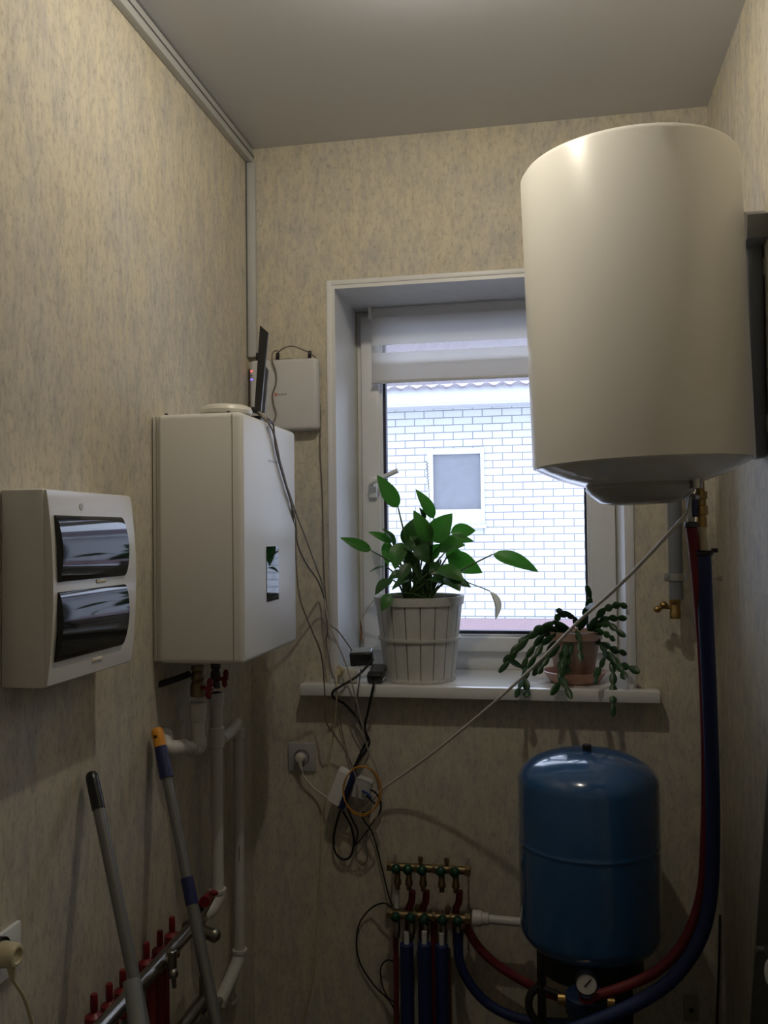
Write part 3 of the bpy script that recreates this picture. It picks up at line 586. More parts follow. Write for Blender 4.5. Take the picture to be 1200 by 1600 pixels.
b = NB(); obox(b, (qc.x+0.003, 0.004, ZS+0.036), (0.048, 0.05, 0.028), (0.5, 0, 0.0), 0.008, 3); ad3.part('rear_shell', b, DARKPL)

# sockets
ws = Thing('wall_socket', 'white wall socket on back wall with white plug below window', 'socket', at(472, 1185, y=0))
qa, qb = at(450, 1160, y=-0.008), at(493, 1206, y=-0.008); b = NB(); box(b, (qa.x, -0.009, qb.z), (qb.x, 0, qa.z), 0.003); ws.part('cover_plate', b, mat('grey_white_socket', (0.42, 0.41, 0.42), 0.4))
cx_, cz_ = (qa.x+qb.x)/2, (qa.z+qb.z)/2
b = NB(); lathe(b, [(0.0, -0.004), (0.020, -0.004), (0.022, 0.0015), (0.025, 0.002), (0.026, 0), (0.026, -0.005), (0, -0.005)], (cx_, -0.0095, cz_), (0, -1, 0), 32); ws.part('socket_cup', b, mat('grey_brown_socket', (0.20, 0.17, 0.15), 0.5))
b = NB(); lathe(b, [(0, 0), (0.016, 0), (0.017, 0.012), (0.012, 0.022), (0, 0.026)], (cx_-0.002, -0.012, cz_), (0, -1, 0), 24); tube(b, [(cx_-0.002, -0.026, cz_), (cx_, -0.028, cz_-0.018), (cx_+0.004, -0.026, cz_-0.036)], 0.007, 10, radii=(0.010, 0.004)); ws.part('plug', b, WHITEC)
cable('power_cable', 'white cord from the back wall socket plug to the extension block', [(472, 1200, -.03), (474, 1212, -.025), (487, 1228, -.02), (498, 1237, -.025), (513, 1247, -.05)], 0.0030, WHITEC)
sl = Thing('wall_socket', 'white square wall socket at lower left on the left wall', 'socket', at(5, 1480, x=L))
p1, p2 = at(33, 1437, x=L+0.009), at(33, 1437, x=L+0.009)
b = NB(); box(b, (L, p1.y-0.165, p1.z-0.088), (L+0.010, p1.y, p1.z), 0.003); sl.part('cover_plate', b, WHITE)
qp = at(24, 1497, x=L+0.06)
b = NB(); lathe(b, [(0, 0), (0.024, 0), (0.026, 0.004), (0.026, 0.016), (0, 0.016)], (L+0.009, qp.y+0.015, qp.z), (1, 0, 0), 32); sl.part('socket_cup', b, BLACK)
lp = Thing('mains_plug', 'round cream plug in the lower left wall socket', 'plug', (L+0.03, qp.y+0.010, qp.z))
b = NB(); lathe(b, [(0, 0), (0.021, 0), (0.022, 0.004), (0.021, 0.028), (0.018, 0.034), (0.0135, 0.035), (0.012, 0.031), (0, 0.0300)], (L+0.025, qp.y+0.010, qp.z), (1, -0.05, 0), 36); lp.part('body', b, CREAM)
b = NB(); tube(b, [(L+0.045, qp.y+0.010, qp.z-0.018), (L+0.047, qp.y+0.012, qp.z-0.045)], 0.007, 12, smooth=False, radii=(0.008, 0.0045)); c0 = Vector((L+0.047, qp.y+0.012, qp.z-0.045))
lp.part('strain_relief', b, CREAM)
b = NB(); tube(b, [c0, at(38, 1560, x=L+0.05), at(50, 1600, x=L+0.05), at(58, 1640, x=L+0.05)], 0.0034, 8); lp.part('cord', b, CREAM)

# ================================================================== DISTRIBUTION BOX on the left wall
def Lp(px, py, t): return at(px, py, x=L+t)
DY0, DY1 = -1.372, -0.90         # nearest / farthest ends of the raised cover (along the wall)
DZ0, DZ1 = 1.352, 1.706
DT = 0.085
dbx = Thing('fuse_box', 'white two row fuse box with smoked windows on left wall', 'fuse box', (L, (DY0+DY1)/2, DZ0))
DY1 = at(208, 900, x=L+DT+0.01).y
b = NB(); box(b, (L, DY0-0.004, DZ0-0.004), (L+DT, DY1+0.004, DZ1+0.002), 0.004); dbx.part('back_box', b, WHITE)
def bow(z):     # cover bulge profile
    t = (z-DZ0)/(DZ1-DZ0); return DT+0.004+0.013*math.sin(math.pi*min(max(t, 0), 1))**0.8
def sheet(y0, y1, z0, z1, off, th, prof=bow, n=24):
    bb = NB(); pr = []
    for k in range(n+1):
        z = z0+(z1-z0)*k/n; pr.append((L+prof(z)+off, y0, z))
    for k in range(n, -1, -1):
        z = z0+(z1-z0)*k/n; pr.append((L+prof(z)+off-th, y0, z))
    a = [bb.verts.new(p) for p in pr]; c = [bb.verts.new((p[0], y1, p[2])) for p in pr]; m = len(a)
    for k in range(m): bb.faces.new((a[k], a[(k+1) % m], c[(k+1) % m], c[k]))
    for k in range(n):
        bb.faces.new((a[k], a[k+1], a[m-2-k], a[m-1-k])); bb.faces.new((c[k+1], c[k], c[m-1-k], c[m-2-k]))
    return bb
cv = dbx.part('front_cover', sheet(DY0, DY1, DZ0, DZ1, 0, 0.03), mat('glossy_white_cover', (0.74, 0.73, 0.71), 0.14, var=0.01))
wy0 = at(97, 900, x=L+DT+0.026).y; wy1 = at(210, 880, x=L+DT+0.03).y-0.02
z_a, z_b = Lp(97, 805, DT+.02).z, Lp(97, 910, DT+.03).z
z_c, z_d = Lp(97, 926, DT+.03).z, Lp(97, 1034, DT+.02).z
for (za, zb2) in ((z_b, z_a), (z_d, z_c)):
    pf = lambda z, za=za, zb2=zb2: bow(z)+0.0
    def pf2(z, za=za, zb2=zb2):
        t = (z-za)/(zb2-za); return (bow(za)*(1-t)+bow(zb2)*t)+0.002+0.013*math.sin(math.pi*t)**0.6
    dbx.part('smoked_window', sheet(wy0, wy1, za, zb2, 0.0, 0.012, pf2, 28), SMOKE, cv, 'smoked transparent lid')
ym = (wy0+wy1)/2+0.03
for zc3 in ((z_b+z_c)/2+0.003, z_d-0.016):
    b = NB(); xx = L+bow(zc3); box(b, (xx-0.004, ym-0.020, zc3-0.004), (xx+0.002, ym+0.020, zc3+0.004), 0.002); dbx.part('latch', b, mat('pale_yellow_tape', (0.66, 0.60, 0.45), 0.3), cv, 'pale latch')
b = NB(); zt3 = DZ1-0.028; cyl(b, (L+bow(zt3)-0.003, ym-0.06, zt3), (L+bow(zt3)+0.0015, ym-0.06, zt3), 0.007, 16); dbx.part('screw_cap', b, GREYPL, cv)

# ================================================================== PIPES UNDER THE BOILER
p1y = -0.64
va = Thing('boiler_valve', 'brass shut off valve with red butterfly handle, nearer one under boiler', 'valve', at(309, 1090, y=p1y))
A = lambda px, py, y=p1y: at(px, py, y=y)
b = NB(); lathe(b, [(0, 0), (0.017, 0), (0.017, 0.012), (0.013, 0.014), (0.018, 0.022), (0.018, 0.034), (0.015, 0.040), (0.020, 0.050), (0.020, 0.078), (0.016, 0.08), (0, 0.08)], A(309, 1040), (0, 0, -1), 18); va.part('valve_body', b, mat('dark_brass', (0.22, 0.17, 0.10), 0.4, metal=0.8, var=0.2))
b = NB(); hv = A(327, 1076, -0.68); cyl(b, A(312, 1074), hv, 0.006)
for s in (-1, 1): ball(b, hv+Vector((0.002*s, 0, 0.014*s)), 0.011, (0.8, 0.6, 1.2), 14)
cyl(b, hv-Vector((0, 0.006, 0)), hv+Vector((0, 0.006, 0)), 0.009); va.part('butterfly_handle', b, REDPL, label='red butterfly handle')
vb = Thing('boiler_valve', 'brass shut off valve with red butterfly handle, farther one under boiler', 'valve', at(337, 1080, y=-0.50))
B2 = lambda px, py, y=-0.50: at(px, py, y=y)
b = NB(); lathe(b, [(0, 0), (0.014, 0), (0.014, 0.014), (0.010, 0.018), (0.014, 0.026), (0.015, 0.045), (0.011, 0.05), (0.013, 0.068), (0, 0.07)], B2(337, 1036), (0, 0, -1), 18); vb.part('valve_body', b, DARKPL)
b = NB(); hv = B2(352, 1060, -0.54); cyl(b, B2(338, 1062), hv, 0.005)
for s in (-1, 1): ball(b, hv+Vector((0.002*s, 0, 0.013*s)), 0.010, (0.8, 0.6, 1.2), 14)
cyl(b, hv-Vector((0, 0.006, 0)), hv+Vector((0, 0.006, 0)), 0.008); vb.part('butterfly_handle', b, REDPL, label='red butterfly handle')
b = NB(); tube(b, [A(296, 1053, -.66), A(275, 1061, -.69), A(247, 1070, -.71)], 0.0085, 12)
single('boiler_drain_hose', 'short black hose sticking out under the boiler', 'hose', b, RUBBER, A(296, 1053, -.66))
pa = Thing('polypropylene_pipe', 'white plastic pipe with elbow under boiler turning into the left wall', 'pipe', A(309, 1150))
b = NB(); cyl(b, A(309, 1098), A(309, 1127), 0.0225, 28, r2=0.021, bev=0.002); pa.part('coupling', b, PPR)
e1 = A(310, 1166); w1 = at(262, 1168, x=L+0.03)
b = NB(); tube(b, [A(309, 1125), A(309, 1140), A(310, 1155), e1+Vector((-0.006, 0.002, -0.006)), e1+(w1-e1)*0.25+Vector((0, 0, -0.004)), e1+(w1-e1)*0.6], 0.0175, 20); pa.part('pipe', b, PPR)
b = NB(); tube(b, [A(309, 1152), A(310, 1160), e1+Vector((-0.004, 0.001, -0.004)), e1+(w1-e1)*0.22+Vector((0, 0, -0.004))], 0.0215, 22); pa.part('elbow', b, PPR)
b = NB(); tube(b, [e1+(w1-e1)*0.45, w1, Vector((L, w1.y+0.05, w1.z+0.02))], 0.020, 20); pa.part('wall_elbow', b, PPR)
pb = Thing('polypropylene_pipe', 'long white vertical plastic pipe, left one of the pair below boiler', 'pipe', at(335, 1400, y=-0.5))
P2 = lambda px, py, y=-0.50: at(px, py, y=y)
top = P2(338, 1082); bx_ = top.x
zb3 = P2(338, 1400).z
b = NB(); cyl(b, top, (bx_, -0.50, zb3), 0.0165, 24); pb.part('pipe', b, PPR)
b = NB(); cyl(b, top, top-Vector((0, 0, 0.035)), 0.0205, 24, bev=0.002); pb.part('coupling', b, PPR); b = NB(); zz = P2(338, 1150).z; cyl(b, (bx_, -0.50, zz+0.025), (bx_, -0.50, zz-0.03), 0.0215, 24, bev=0.002); pb.part('coupling', b, PPR)
eb0 = Vector((bx_, -0.50, zb3)); eb1 = P2(316, 1430, -0.55)
b = NB(); tube(b, [eb0+Vector((0, 0, 0.018)), eb0, eb0+(eb1-eb0)*0.4+Vector((0, 0, -0.01)), eb1], 0.0215, 22); cyl(b, eb0+Vector((0, 0, 0.02)), eb0+Vector((0, 0, 0.012)), 0.0235, 22); pb.part('elbow', b, PPR)
pc = Thing('polypropylene_pipe', 'long white vertical plastic pipe, right one near the back corner', 'pipe', at(372, 1490, y=-0.3))
P3 = lambda px, py, y=-0.25: at(px, py, y=y)
c0 = P3(372, 1135); cz1 = P3(372, 1492).z
b = NB(); cyl(b, c0, (c0.x, c0.y, cz1), 0.0158, 24); pc.part('pipe', b, PPR)
br0 = Vector((bx_+0.012, -0.495, zz-0.01))
b = NB(); tube(b, [c0-Vector((0, 0, 0.02)), c0, c0+Vector((-0.002, -0.004, 0.012)), c0+(br0-c0)*0.15+Vector((0, 0, 0.006)), c0+(br0-c0)*0.5, br0], 0.0158, 20); cyl(b, c0-Vector((0, 0, 0.035)), c0-Vector((0, 0, 0.004)), 0.020, 22, bev=0.002); pc.part('branch_elbow', b, PPR)
ce = Vector((c0.x, c0.y, cz1)); cf = P3(345, 1562, -0.33)
b = NB(); tube(b, [ce+Vector((0, 0, 0.015)), ce, ce+(cf-ce)*0.3+Vector((0, 0, -0.006)), cf], 0.0195, 22); cyl(b, ce+Vector((0, 0, 0.018)), ce+Vector((0, 0, 0.008)), 0.022, 22); pc.part('elbow', b, PPR)
b = NB(); cyl(b, cf, cf+(cf-ce).normalized()*0.02, 0.023, 22); q = P3(361, 1558, -0.27); lathe(b, [(0.014, 0), (0.020, 0), (0.020, 0.008), (0.014, 0.008), (0.014, 0)], q, (0.6, -0.7, 0.1), 22); pc.part('union_ring', b, mat('greyed_plastic', (0.42, 0.41, 0.38), 0.4))
b = NB(); cyl(b, (c0.x+0.006, c0.y-0.0158, P3(372, 1320).z), (c0.x+0.006, c0.y-0.0158, P3(372, 1342).z), 0.001, 6); pc.part('printed_mark', b, BLACK, label='small black printed marking')

# ================================================================== HANDLES LEANING ON THE LEFT WALL
def pole(th, a, c, r, m, name='pole', parent=None, n=20, lab=None):
    bb = NB(); cyl(bb, a, c, r, n); return th.part(name, bb, m, parent, lab)
bt = at(142, 1206, x=L+0.02); bb_ = at(224, 1600, x=L+0.22); bd = (bb_-bt)
bf = bt+bd*((bt.z-0.03)/(bt.z-bb_.z))
br = Thing('broom', 'grey broom handle with black grip tip leaning on left wall', 'broom', bf)
g1 = bt+bd*0.165
b = NB(); lathe(b, [(0, 0), (0.008, 0.001), (0.0125, 0.007), (0.0135, 0.02), (0.0138, (g1-bt).length), (0, (g1-bt).length)], bt, bd, 24); br.part('grip', b, BLACK, label='black grip tip')
pole(br, g1-bd.normalized()*0.01, bf, 0.0120, ALU)
b = NB(); obox(b, bf, (0.28, 0.05, 0.05), (0, 0, 1.2), 0.01); br.part('broom_head', b, DARKPL)
mt = at(245, 1138, x=L+0.022); mb = at(338, 1600, x=L+0.25); md = mb-mt; mf = mt+md*((mt.z-0.02)/(mt.z-mb.z)); mn = md.normalized()
mo = Thing('mop', 'mop handle with orange tip and dark blue grip leaning beside boiler pipes', 'mop', mf)
ln_ = md.length
f1 = 0.07; f2 = 0.185; f3 = 0.535; f4 = 0.625
b = NB(); lathe(b, [(0, -0.002), (0.010, 0), (0.0145, 0.006), (0.0150, 0.012), (0.0150, f1*ln_), (0, f1*ln_)], mt, md, 26); tip = mo.part('end_cap', b, ORANGE, label='orange end cap')
b = NB(); hc = mt+mn*(0.018)+Vector((0.0, -0.0150, 0)); lathe(b, [(0, 0), (0.0045, 0), (0.0045, 0.002), (0, 0.002)], hc, (0.15, -1, 0), 16); mo.part('hanging_hole', b, mat('dark_hole', (0.08, 0.03, 0.01), 0.8), tip)
b = NB(); cyl(b, mt+md*f1, mt+md*f2, 0.0150, 26, r2=0.0165); mo.part('grip', b, NAVY, label='dark blue grip')
b = NB(); cyl(b, mt+md*f2, mt+md*f3, 0.0118, 24); mo.part('pole', b, ALU)
b = NB(); cyl(b, mt+md*f3, mt+md*f4, 0.0148, 24); mo.part('locking_sleeve', b, NAVY, label='dark blue locking sleeve')
b = NB(); cyl(b, mt+md*f4, mf, 0.0135, 24); mo.part('lower_pole', b, ALU)
b = NB(); obox(b, mf+Vector((0, 0, 0.005)), (0.30, 0.09, 0.03), (0, 0, 0.6), 0.008); mo.part('mop_head', b, GREYPL)
tt = at(205, 1532, x=L+0.20); tb_ = at(218, 1625, x=L+0.24); tdv = tb_-tt; tf = tt+tdv*((tt.z-0.01)/(tt.z-tb_.z))
hn = tdv.normalized()
b = NB(); ll = (tf-tt).length; lathe(b, [(0.0135, 0), (0.0155, 0.0), (0.0160, 0.004), (0.0150, 0.02), (0.0150, ll), (0.0130, ll), (0.0130, 0.004), (0.0135, 0)], tt, tdv, 28)
single('vacuum_tube', 'grey hollow tube end standing beside the broom handle at lower left', 'tube', b, mat('pale_grey_tube', (0.22, 0.23, 0.23), 0.3), tf)

# ================================================================== FLOOR HEATING MANIFOLD on the left wall
my = [at(px, py, x=L+0.07) for px, py in ((292, 1456), (150, 1622))]
mz = 0.5*(at(292, 1456, x=L+0.10).z + at(180, 1590, x=L+0.10).z)
ya, yb = at(300, 1450, x=L+0.10).y, at(150, 1600, x=L+0.10).y
hm = Thing('heating_manifold', 'steel heating manifold with a row of red valve caps on left wall', 'manifold', (L+0.10, (ya+yb)/2, mz))
mz = at(292, 1458, x=L+0.10).z
b = NB(); cyl(b, (L+0.10, yb-0.1, mz), (L+0.10, ya, mz), 0.0165, 24, bev=0.003); hm.part('manifold_bar', b, NICKEL)
b = NB(); cyl(b, (L+0.10, ya-0.012, mz), (L+0.10, ya+0.03, mz), 0.024, 6*2, bev=0.003); cyl(b, (L+0.10, ya+0.01, mz), (L+0.10, ya+0.01, mz+0.05), 0.010); ball(b, (L+0.10, ya+0.01, mz+0.055), 0.012); cyl(b, (L+0.10, ya+0.0, mz), (L+0.16, ya-0.02, mz-0.005), 0.015); ball(b, (L+0.165, ya-0.02, mz-0.005), 0.017); cyl(b, (L+0.10, ya+0.02, mz), (L+0.10, ya+0.12, mz+0.03), 0.014); hm.part('end_fitting', b, NICKEL)
b = NB(); q = Vector((L+0.115, ya+0.055, mz+0.045)); cyl(b, q-Vector((0, 0.01, 0)), q+Vector((0, 0.012, 0)), 0.014, 16); ball(b, q+Vector((0.02, 0, 0.02)), 0.010, (1.3, 0.6, 0.8)); ball(b, q+Vector((-0.02, 0, -0.01)), 0.010, (1.3, 0.6, 0.8)); hm.part('butterfly_handle', b, REDPL, label='red butterfly handle')
# a second bar lower down with air vent, bent steel
b = NB(); z2 = mz-0.17; cyl(b, (L+0.13, yb-0.1, z2), (L+0.13, ya+0.02, z2), 0.0165, 20); cyl(b, (L+0.13, ya, z2), (L+0.13, ya, z2+0.05), 0.012); hm.part('return_bar', b, NICKEL)
b = NB(); q = at(268, 1505, x=L+0.13); cyl(b, q+Vector((0, 0, 0.03)), q-Vector((0, 0, 0.012)), 0.012, 16, bev=0.002); ball(b, q+Vector((0.006, -0.006, -0.02)), 0.012); hm.part('drain_valve', b, NICKEL)
for (px, py) in ((269, 1455), (250, 1478), (229, 1498), (192, 1543), (171, 1566), (147, 1584)):
    q = at(px, py+17, x=L+0.05)
    b = NB(); lathe(b, [(0, 0.062), (0.0065, 0.062), (0.0075, 0.058), (0.0080, 0.030), (0.0060, 0.026), (0.0095, 0.024), (0.0185, 0.018), (0.0200, 0.0), (0.0190, -0.034), (0.012, -0.040), (0, -0.040)], (q.x, q.y, q.z), n=16)
    fm = hm.part('valve_cap', b, REDPL, label='red valve cap')
    b = NB(); cyl(b, (q.x, q.y, q.z-0.03), (q.x+0.005, q.y, q.z-0.11), 0.006, 10); hm.part('flow_neck', b, NICKEL, fm)
for k, (px, py) in enumerate(((248, 1560), (258, 1556), (236, 1580))):
    q = at(px, py, x=L+0.09); b = NB(); cyl(b, (q.x, q.y, mz-0.03), (q.x, q.y, 0.0), 0.0105, 14)
    single('heating_loop_pipe', ('red heating pipe below manifold, middle one of three', 'red heating pipe below manifold, farthest of three', 'red heating pipe below manifold, nearest of three')[k], 'pipe', b, REDH, (q.x, q.y, 0), 'red pipes below the left wall manifold')
pv = Thing('pipe_fitting', 'brass fitting with dark blue cap at bottom beside mop handle', 'valve', at(318, 1585, y=-0.5))
b = NB(); q = at(318, 1592, y=-0.52); lathe(b, [(0, 0), (0.018, 0), (0.018, 0.02), (0.013, 0.024), (0.013, 0.05), (0.020, 0.052), (0.020, 0.07), (0, 0.07)], q+Vector((-0.02, 0, -0.03)), (1, 0.2, 0.35), 16); pv.part('fitting', b, NICKEL)
b = NB(); q = at(314, 1571, y=-0.54); obox(b, q, (0.038, 0.03, 0.028), (0, 0.2, 0), 0.005); cyl(b, q, q+Vector((0.012, 0, 0.04)), 0.008); pv.part('cap', b, NAVY, label='dark blue cap')
b = NB(); cyl(b, at(318, 1592, y=-0.52), at(345, 1562, y=-0.33), 0.012); cyl(b, at(310, 1600, y=-0.52), at(300, 1660, y=-0.52), 0.012); pv.part('tail_pipe', b, NICKEL)

# ================================================================== WATER MANIFOLD with green knobs on the back wall
wy_ = -0.085
M_ = lambda px, py, y=wy_: at(px, py, y=y)
for nm, pya, pyb, xs_, lab in (('upper', 1353, 1361, (621, 639, 661, 690, 712), 'brass water manifold with green knobs, upper of two on back wall'), ('lower', 1428, 1436, (620, 643, 665, 693, 716), 'brass water manifold with green knobs, lower of two on back wall')):
    a, c = M_(607, pya), M_(733, pyb); zc4 = (a.z+c.z)/2
    wm = Thing('water_manifold', lab, 'manifold', (a.x, wy_, zc4-0.02), 'brass manifolds on the back wall')
    b = NB(); cyl(b, (a.x, wy_, zc4), (c.x, wy_, zc4), 0.0125, 20, bev=0.002); cyl(b, (a.x-0.004, wy_, zc4), (a.x+0.010, wy_, zc4), 0.016, 6); cyl(b, (c.x-0.012, wy_, zc4), (c.x+0.004, wy_, zc4), 0.017, 6)
    for px in (650, 678, 704): q = M_(px, pya); cyl(b, (q.x-0.005, wy_, zc4), (q.x+0.005, wy_, zc4), 0.0155, 6)
    mb_ = wm.part('manifold_bar', b, mat('dull_brass', (0.26, 0.19, 0.10), 0.42, metal=0.9, var=0.2))
    for px in xs_:
        q = M_(px, pya); b = NB(); lathe(b, [(0, 0), (0.011, 0), (0.0155, 0.008), (0.0150, 0.018), (0.009, 0.025), (0, 0.027)], (q.x, wy_-0.012, zc4), (0, -1, 0.15), 20); kb = wm.part('valve_knob', b, GREENK, label='green knob')
        b = NB(); lathe(b, [(0, 0), (0.010, 0), (0.0095, -0.028), (0.012, -0.032), (0.012, -0.045), (0.008, -0.048), (0.008, -0.06), (0, -0.06)], (q.x, wy_-0.002, zc4-0.008), n=12); wm.part('outlet', b, MATS['dull_brass'] if nm == 'upper' else NICKEL)
    for px in ((657, 698) if nm == 'upper' else (652, 700)):
        q = M_(px, pya); b = NB(); cyl(b, (q.x, wy_, zc4), (q.x, wy_, zc4+0.030), 0.006, 12); cyl(b, (q.x, wy_, zc4+0.022), (q.x, wy_, zc4+0.034), 0.008, 6); wm.part('air_vent', b, MATS['dull_brass'])
    b = NB()
    for px in (610, 728): q = M_(px, pya); box(b, (q.x-0.004, wy_, zc4-0.008), (q.x+0.004, 0.0, zc4+0.008))
    wm.part('wall_bracket', b, STEEL)
pipes = [(635, 1440, BLUEH, .0215, -.105, 'blue'), (663, 1466, BLUEH, .0215, -.125, 'blue'), (690, 1470, BLUEH, .0205, -.11, 'blue'), (618, 1450, REDH, .008, -.07, 'red'), (678, 1440, REDH, .011, -.065, 'red'), (700, 1500, REDH, .009, -.06, 'red')]
lbs = {635: 'thick blue insulated pipe below the manifolds, left of three', 663: 'thick blue insulated pipe below the manifolds, middle of three', 690: 'thick blue insulated pipe below the manifolds, right of three', 618: 'red pipe at far left below the lower brass manifold', 678: 'red pipe showing between the blue pipes below the manifolds', 700: 'red pipe right behind the rightmost vertical blue pipe'}
for px, py, mm, r_p, yy, cn in pipes:
    q = at(px, py, y=yy); q = Vector((q.x, yy, at(px, {635: 1474, 663: 1474, 690: 1476}.get(px, py), y=yy).z)); th = Thing(cn+'_insulated_pipe', lbs[px], 'pipe', (q.x, yy, 0), cn+' pipes below the manifolds')
    b = NB(); cyl(b, (q.x, yy, 0), q, r_p, 18, bev=0.002); th.part('insulation', b, mm)
    b = NB(); cyl(b, q, (q.x, yy, q.z+0.035), 0.0085, 14); th.part('bare_end', b, PPR if cn == 'blue' else NICKEL)
for px, lab in ((644, 'short red pipe between the two brass manifolds, left one'), (666, 'short red pipe between the two brass manifolds, middle one'), (718, 'short red pipe between the two brass manifolds, right one')):
    q = at(px, 1392, y=-0.06); q2 = at(px-6, 1425, y=-0.055); b = NB(); tube(b, [q, q+(q2-q)*0.5+Vector((0.004, 0, 0)), q2, Vector((q2.x, -0.05, q2.z-0.10))], 0.011, 14); single('red_insulated_pipe', lab, 'pipe', b, REDH, q2, 'short red pipes between the manifolds')
for px, yy in ((620, -0.08),):
    q = at(px, 1382, y=yy); b = NB(); cyl(b, q, at(px, 1418, y=yy), 0.008, 12); single('white_riser_stub', 'short white pipe joining the two brass manifolds at left', 'pipe', b, PPR, q)
# white feed pipe to the right
fp_ = Thing('feed_pipe', 'white plastic pipe from lower manifold to behind blue tank', 'pipe', M_(740, 1434))
a, c = M_(738, 1434), at(826, 1442, y=-0.085)
b = NB(); cyl(b, a, c, 0.0135, 22); fp_.part('pipe', b, PPR)
b = NB(); cyl(b, a, a+(c-a)*0.17, 0.0235, 26, bev=0.002); cyl(b, a+(c-a)*0.16, a+(c-a)*0.30, 0.0185, 24, bev=0.002); cyl(b, a+(c-a)*0.86, a+(c-a)*0.99, 0.0185, 24, bev=0.002); fp_.part('coupling', b, PPR)
b = NB(); cyl(b, c, c+Vector((0.02, 0, 0)), 0.012, 16); ball(b, c+Vector((-0.003, -0.014, 0.006)), 0.006); fp_.part('steel_end', b, STEEL)
# bent insulated pipes towards the tank
b = NB(); tube(b, [M_(716, 1455), M_(718, 1500), M_(733, 1535), M_(760, 1566), M_(795, 1586), M_(840, 1597), M_(900, 1600)], 0.0145, 16); single('blue_insulated_pipe', 'blue insulated pipe curving right from manifold under the blue tank', 'pipe', b, BLUEH, M_(716, 1475))
b = NB(); tube(b, [M_(728, 1448, -.06), M_(748, 1480, -.06), M_(775, 1506, -.06), M_(805, 1526, -.06), M_(842, 1546, -.06), M_(880, 1560, -.06)], 0.0135, 16); single('red_insulated_pipe', 'red insulated pipe curving right from manifold towards the tank legs', 'pipe', b, REDH, M_(728, 1448, -.06))

# ================================================================== BLUE EXPANSION TANK
TY = -0.30
tl, tr_ = at(809, 1330, y=TY), at(1034, 1330, y=TY); TR = (tr_.x-tl.x)/2*0.985; TX = (tl.x+tr_.x)/2
tz1 = at(922, 1172, y=TY).z; tz0 = at(922, 1492, y=TY).z
tk = Thing('expansion_tank', 'large blue pressure tank on dark legs in right back corner', 'tank', (TX, TY, 0.0))
b = NB(); pr = [(0, tz1)]; dome = 0.085
for k in range(1, 13):
    a_ = math.pi/2*k/12; pr.append((TR*math.sin(a_)**0.9, tz1-dome*(1-math.cos(a_))))
zmid = at(900, 1350, y=TY-TR).z
pr += [(TR, zmid+0.014), (TR, zmid+0.006), (TR+0.0012, zmid+0.004), (TR+0.0012, zmid), (TR, zmid-0.002), (TR, zmid-0.010)]
for k in range(12, -1, -1):
    a_ = math.pi/2*k/12; pr.append((TR*math.sin(a_)**0.9 if k else 0, tz0+dome*(1-math.cos(a_))))
lathe(b, pr, (TX, TY, 0), n=72); body = tk.part('tank_body', b, TANKM)
b = NB(); cyl(b, (TX, TY, tz1-0.006), (TX, TY, tz1+0.016), 0.0125, 20, bev=0.002); tk.part('valve_cap', b, RUBBER, label='black valve cap')
for k in range(3):
    an_ = R(-90+120*k+18); ca, sa = math.cos(an_), math.sin(an_)
    b = NB(); rr_ = TR*0.72
    M = Matrix.Translation((TX+rr_*ca, TY+rr_*sa, 0)) @ Matrix.Rotation(an_, 4, 'Z')
    box(b, (-0.006, -0.03, 0), (0.006, 0.03, tz0+0.045), 0.002, 2, M); box(b, (-0.02, -0.03, 0), (0.02, 0.03, 0.006), 0.001, 2, M); tk.part('leg', b, mat('black_painted_steel', (0.012, 0.012, 0.014), 0.45), label='dark leg')
b = NB(); lathe(b, [(TR*0.70, tz0+0.03), (TR*0.74, tz0+0.03), (TR*0.74, tz0-0.03), (TR*0.70, tz0-0.03), (TR*0.70, tz0+0.03)], (TX, TY, 0), n=48); tk.part('leg_ring', b, MATS['black_painted_steel'])
b = NB(); cyl(b, (TX, TY, tz0+0.01), (TX, TY, tz0-0.10), 0.035, 24); tk.part('flange', b, STEEL)
# pressure switch group below the tank
gy2 = -0.56
pg = Thing('pressure_gauge', 'round white pressure gauge in front of the tank legs', 'gauge', at(915, 1530, y=gy2))
q = at(916, 1532, y=gy2); b = NB(); lathe(b, [(0, 0), (0.027, 0), (0.028, 0.004), (0.028, 0.020), (0.025, 0.022), (0.024, 0.018), (0, 0.018)], q, (0, -1, 0), 36); hsq = pg.part('case', b, BLACK)
b = NB(); lathe(b, [(0, 0.0), (0.0245, 0.0), (0.0245, 0.002), (0, 0.002)], q+Vector((0, -0.018, 0)), (0, -1, 0), 36); dl = pg.part('dial', b, WHITE, hsq, 'white dial')
b = NB(); obox(b, q+Vector((0.003, -0.021, 0.004)), (0.003, 0.001, 0.024), (0, 0.7, 0)); pg.part('needle', b, BLACK, dl)
b = NB(); q3 = q-Vector((0, -0.004, 0.03)); lathe(b, [(0.017, 0), (0.020, 0), (0.020, 0.02), (0.017, 0.02), (0.017, 0)], q3, (0, -1, 0), 28); pg.part('red_collar', b, REDPL)
wf = Thing('filter_housing', 'dark blue pressure controller below the gauge under tank', 'filter', at(915, 1595, y=gy2+0.03))
b = NB(); q = at(916, 1556, y=gy2+0.04); lathe(b, [(0, 0), (0.048, 0), (0.053, -0.006), (0.053, -0.04), (0.047, -0.05), (0.045, -0.20), (0.03, -0.22), (0, -0.225)], (q.x, gy2+0.055, q.z), n=36); wf.part('bowl', b, mat('dark_blue_plastic', (0.015, 0.035, 0.09), 0.3))
b = NB(); cyl(b, (q.x-0.07, gy2+0.055, q.z-0.02), (q.x+0.07, gy2+0.055, q.z-0.02), 0.014, 16); cyl(b, (q.x, gy2+0.055, q.z-0.01), (q.x, gy2+0.055, q.z+0.035), 0.011); wf.part('inlet', b, BRASS)
